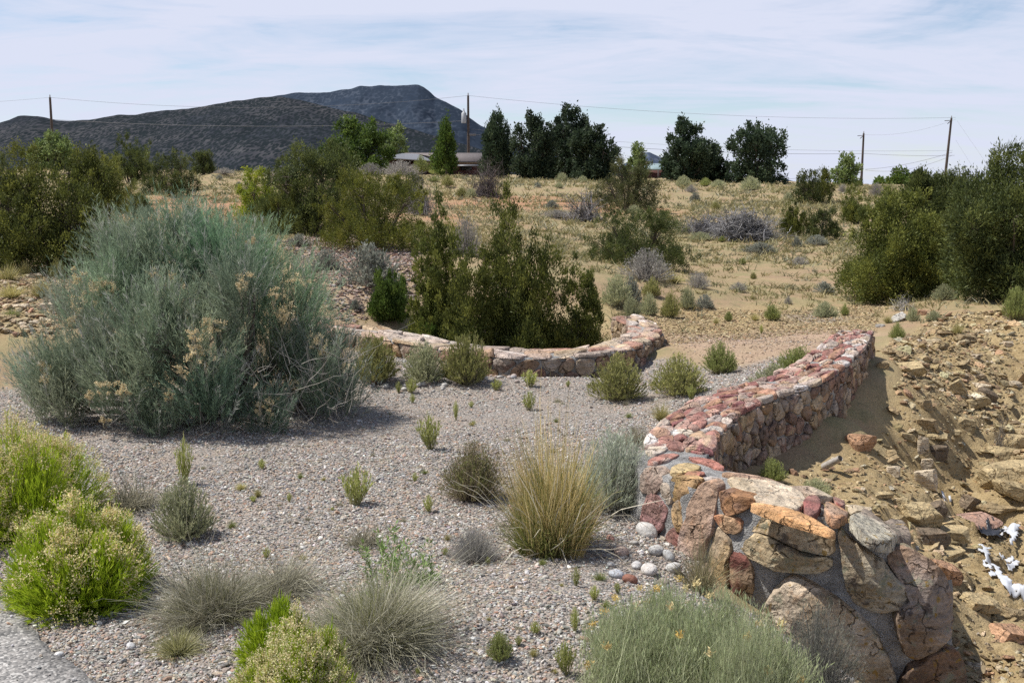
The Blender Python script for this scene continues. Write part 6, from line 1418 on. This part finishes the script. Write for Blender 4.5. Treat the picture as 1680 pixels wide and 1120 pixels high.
def house_right():
    d = 120; g = at(1078, 296, d); z0 = H1(g[0], d); X = lambda px: (px - 840) * d / FPX; Z = lambda py: at(840, py, d)[2] - z0
    t = thing('house', 'dark red cabin with a pale green metal roof beside the dark cottonwood', 'house', (0, d, z0))
    mb = MB(); box(mb, (X(1048), 1.2, -.8), (X(1112), 8, Z(279)), (1, 1, 1)); mb.build('wall', M_RED, t)
    mb = MB(); gable(mb, X(1048), X(1110), 1.0, 8.4, Z(279), Z(269), .6); mb.build('roof', M_ROOFG, t)
    mb = MB(); box(mb, (X(1062), 3.8, Z(271)), (X(1068), 5.2, Z(263)), (1, 1, 1)); mb.build('chimney', plain('brown_brick', (.22, .16, .12)), t)
    mb = MB(); box(mb, (X(1084), 1.13, Z(290)), (X(1092), 1.19, Z(282)), (1, 1, 1)); mb.build('window', M_GLASS, t)
    for px in (1060, 1078, 1098):
        mb = MB(); box(mb, (X(px) - .09, .3, -.8), (X(px) + .09, .48, Z(279.5)), (1, 1, 1)); mb.build('post', M_WOODP, t)
house_right()
def house_mid():
    d = 112; g = at(1190, 300, d); z0 = H1(g[0], d); X = lambda px: (px - 840) * d / FPX; Z = lambda py: at(840, py, d)[2] - z0
    t = thing('shed', 'grey metal shed glimpsed between the two big round trees', 'shed', (0, d, z0))
    mb = MB(); box(mb, (X(1184), 0, -.8), (X(1206), 5, Z(292)), (1, 1, 1)); mb.build('wall', M_GREY, t)
    mb = MB(); gable(mb, X(1184), X(1206), 0, 5, Z(292), Z(287), .2); mb.build('roof', M_ROOFP, t)
house_mid()

# ------------------------------------------------------------------ mountains
def range_mesh(name, crest, d, depth, seed, mat, rough, label=None, back=True, nx=420, ny=90, foot=320, lowz=-25):
    px = np.linspace(crest[0][0], crest[-1][0], nx); py = np.interp(px, [c[0] for c in crest], [c[1] for c in crest])
    zc = np.array([at(a, b, d)[2] for a, b in zip(px, py)]); x0 = (px - 840) * d / FPX
    v = np.concatenate([np.linspace(0, 1, ny), np.linspace(1.04, 1.6, 14)])            # 0 foot .. 1 crest .. behind
    X = np.repeat(x0[:, None], len(v), 1); Yy = d - depth * (1 - v)[None, :] + 0 * X; X = X * Yy / d
    f = np.where(v <= 1, v ** 1.25, 1 - .5 * (v - 1) / .6); Z = lowz + (zc[:, None] - lowz) * f[None, :]
    rel = (zc[:, None] - lowz); k = np.minimum(v, 1.0)[None, :]; w = (k * (1 - k) * 4) ** .7
    s = 1 / (depth * .35); gul = 1 - np.abs(fbm(np.stack([X * s * 2.4, Yy * s * .8, 0 * X], -1), seed, 5)) * 2
    Z = Z + w * rel * (rough * .5 * (gul - .6) + rough * .5 * fbm(np.stack([X * s * 3, Yy * s * 3, 0 * X], -1), seed + 5, 6))
    Z = Z + (k > .97) * rel * .012 * fbm(np.stack([X * s * 14, 0 * X, 0 * X], -1), seed + 9, 5)
    m = len(v); i = np.arange(nx - 1)[:, None] * m + np.arange(m - 1)[None]
    mb = MB(); mb.add(np.stack([X, Yy, Z], -1).reshape(-1, 3), (1, 1, 1), Q=np.stack([i, i + m, i + m + 1, i + 1], -1).reshape(-1, 4))
    return tag(mb.build(name, mat), label, kind='structure')
def hill_mat(name, soil, soil2, tree_, scale, cover):  # soil and tree colours arrive with cloud shade and haze mixed in
    m, nt = new_mat(name); n = N(nt); g = n('ShaderNodeNewGeometry').outputs['Position']
    big = n('ShaderNodeTexNoise', {'Vector': g, 'Scale': .006, 'Detail': 6.0, 'Roughness': .65}).outputs[0]
    mid = n('ShaderNodeTexNoise', {'Vector': g, 'Scale': .05, 'Detail': 6.0, 'Roughness': .7}).outputs[0]
    vo = n('ShaderNodeTexVoronoi', {'Vector': n('ShaderNodeMapping', {'Vector': g, 'Scale': (1, .06, 1.0)}).outputs[0], 'Scale': scale, 'Randomness': 1.0}).outputs['Distance']
    dots = n.ramp(n.math('ADD', vo, n.math('MULTIPLY_ADD', big, .9, -.45)), [(cover - .04, 1.0), (cover + .2, 0.0)])
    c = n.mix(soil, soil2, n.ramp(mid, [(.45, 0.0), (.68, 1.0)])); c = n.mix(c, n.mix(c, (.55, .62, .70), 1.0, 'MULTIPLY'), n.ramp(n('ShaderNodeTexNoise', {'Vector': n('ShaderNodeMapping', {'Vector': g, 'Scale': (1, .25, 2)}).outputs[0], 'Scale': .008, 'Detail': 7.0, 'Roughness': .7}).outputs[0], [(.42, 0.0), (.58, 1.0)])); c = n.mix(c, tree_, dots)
    n.out(n('ShaderNodeBsdfPrincipled', {'Base Color': c, 'Roughness': 1.0, 'Specular IOR Level': 0.0}).outputs[0]); return m
FRONT = [(-500,262),(-250,240),(-120,226),(-40,214),(0,208),(24,198),(45,191),(75,190),(88,193),(105,198),(130,199),(160,196),(205,189),(235,188),(285,181),(333,176),(370,169),(405,164),(440,159.5),(470,159),(500,164),(540,174),(590,186),(640,201),(700,218),(760,236),(820,255),(880,272),(1000,300)]
PEAK = [(300,200),(400,172),(450,160),(483,153.5),(512,151.5),(533,152.5),(548,151),(560,149),(580,145),(597,142),(612,141),(627,140.5),(653,141.5),(672,140),(690,139.5),(698,143),(708,150),(716,158),(733,166),(748,175),(760,182),(774,195),(792,207),(810,216),(835,228),(860,240),(900,252),(960,268),(1030,284),(1120,300)]
FARH = [(880,290),(960,282),(1010,276),(1035,262),(1052,251),(1062,250),(1078,257),(1092,266),(1120,276),(1180,288),(1230,293),(1262,290.5),(1285,294),(1310,301),(1400,309),(1600,316),(1900,318)]
M_HILL = hill_mat('shaded_juniper_hill', (.046,.047,.053), (.082,.080,.082), (.017,.022,.025), .36, .48)  # dark juniper cover, its colours dimmed and blued further for cloud shadow
M_PEAK = hill_mat('hazy_forest_mountain', (.050,.062,.084), (.066,.078,.098), (.028,.038,.055), .16, .55)  # blue of the distance haze and cloud dimming put into the colours
M_FARH = hill_mat('hazy_far_hill', (.08,.095,.13), (.10,.115,.15), (.05,.065,.095), .06, .5)  # distance haze put into the colours, paler and bluer
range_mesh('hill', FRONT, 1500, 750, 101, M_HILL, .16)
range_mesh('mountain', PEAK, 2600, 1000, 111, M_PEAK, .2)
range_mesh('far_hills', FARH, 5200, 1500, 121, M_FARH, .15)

# ------------------------------------------------------------------ sky and sun
SUN = Vector((-.50, .10, .86)).normalized()
def light():
    w = bpy.data.worlds.new('World'); scene.world = w; w.use_nodes = True; nt = w.node_tree; nt.nodes.clear(); n = N(nt)
    sky = n('ShaderNodeTexSky', sky_type='NISHITA', sun_disc=False); sky.sun_elevation = math.asin(SUN.z); sky.sun_rotation = math.atan2(SUN.x, SUN.y); sky.air_density = 1.0; sky.dust_density = 1.2; sky.altitude = 1800
    bg = n('ShaderNodeBackground', {'Color': sky.outputs[0], 'Strength': .10})
    dirv = n('ShaderNodeTexCoord').outputs['Generated']; z = n('ShaderNodeSeparateXYZ', {0: dirv}).outputs['Z']
    # thin cirrus: direction projected to a high layer
    x_, y_ = n('ShaderNodeSeparateXYZ', {0: dirv}).outputs['X'], n('ShaderNodeSeparateXYZ', {0: dirv}).outputs['Y']; zz = n.math('ADD', n.math('MAXIMUM', z, 0.0), .18)
    pl = n('ShaderNodeCombineXYZ', {0: n.math('DIVIDE', x_, zz), 1: n.math('DIVIDE', y_, zz), 2: 0.0}).outputs[0]
    mp = n('ShaderNodeMapping', {'Vector': pl, 'Rotation': (0, 0, .5), 'Scale': (.9, 2.2, 1), 'Location': (.7, .2, 0)}).outputs[0]
    n1 = n('ShaderNodeTexNoise', {'Vector': mp, 'Scale': 1.1, 'Detail': 9.0, 'Roughness': .58, 'Distortion': .9}).outputs[0]
    n2 = n('ShaderNodeTexNoise', {'Vector': mp, 'Scale': 5.0, 'Detail': 7.0, 'Roughness': .6, 'Distortion': .6}).outputs[0]
    cov = n.ramp(n.math('MULTIPLY_ADD', n2, .25, n1), [(.43, .22), (.55, .68), (.68, .98)])
    thin = n.ramp(z, [(.0, 1.0), (.30, 1.0), (.55, .25), (.9, .12)])
    cl = n('ShaderNodeBackground', {'Color': (.575, .61, .735, 1), 'Strength': .98})
    mx = n('ShaderNodeMixShader', {0: n.math('MULTIPLY', cov, thin), 1: bg.outputs[0], 2: cl.outputs[0]})
    nt.links.new(mx.outputs[0], nt.nodes.new('ShaderNodeOutputWorld').inputs[0])
    l = bpy.data.lights.new('sun', 'SUN'); l.energy = 4.8; l.angle = rad(.53); l.color = (1.0, .965, .91)
    o = bpy.data.objects.new('sun', l); COL.objects.link(o); o.rotation_euler = SUN.to_track_quat('Z', 'Y').to_euler(); o.location = (-20, 10, 40)
light()
scene.view_settings.view_transform = 'Standard'; scene.view_settings.look = 'None'; scene.view_settings.exposure = .35; scene.view_settings.gamma = 1
scene.render.engine = 'CYCLES'; scene.cycles.max_bounces = 6; scene.cycles.diffuse_bounces = 3; scene.cycles.transmission_bounces = 3; scene.cycles.use_denoising = False
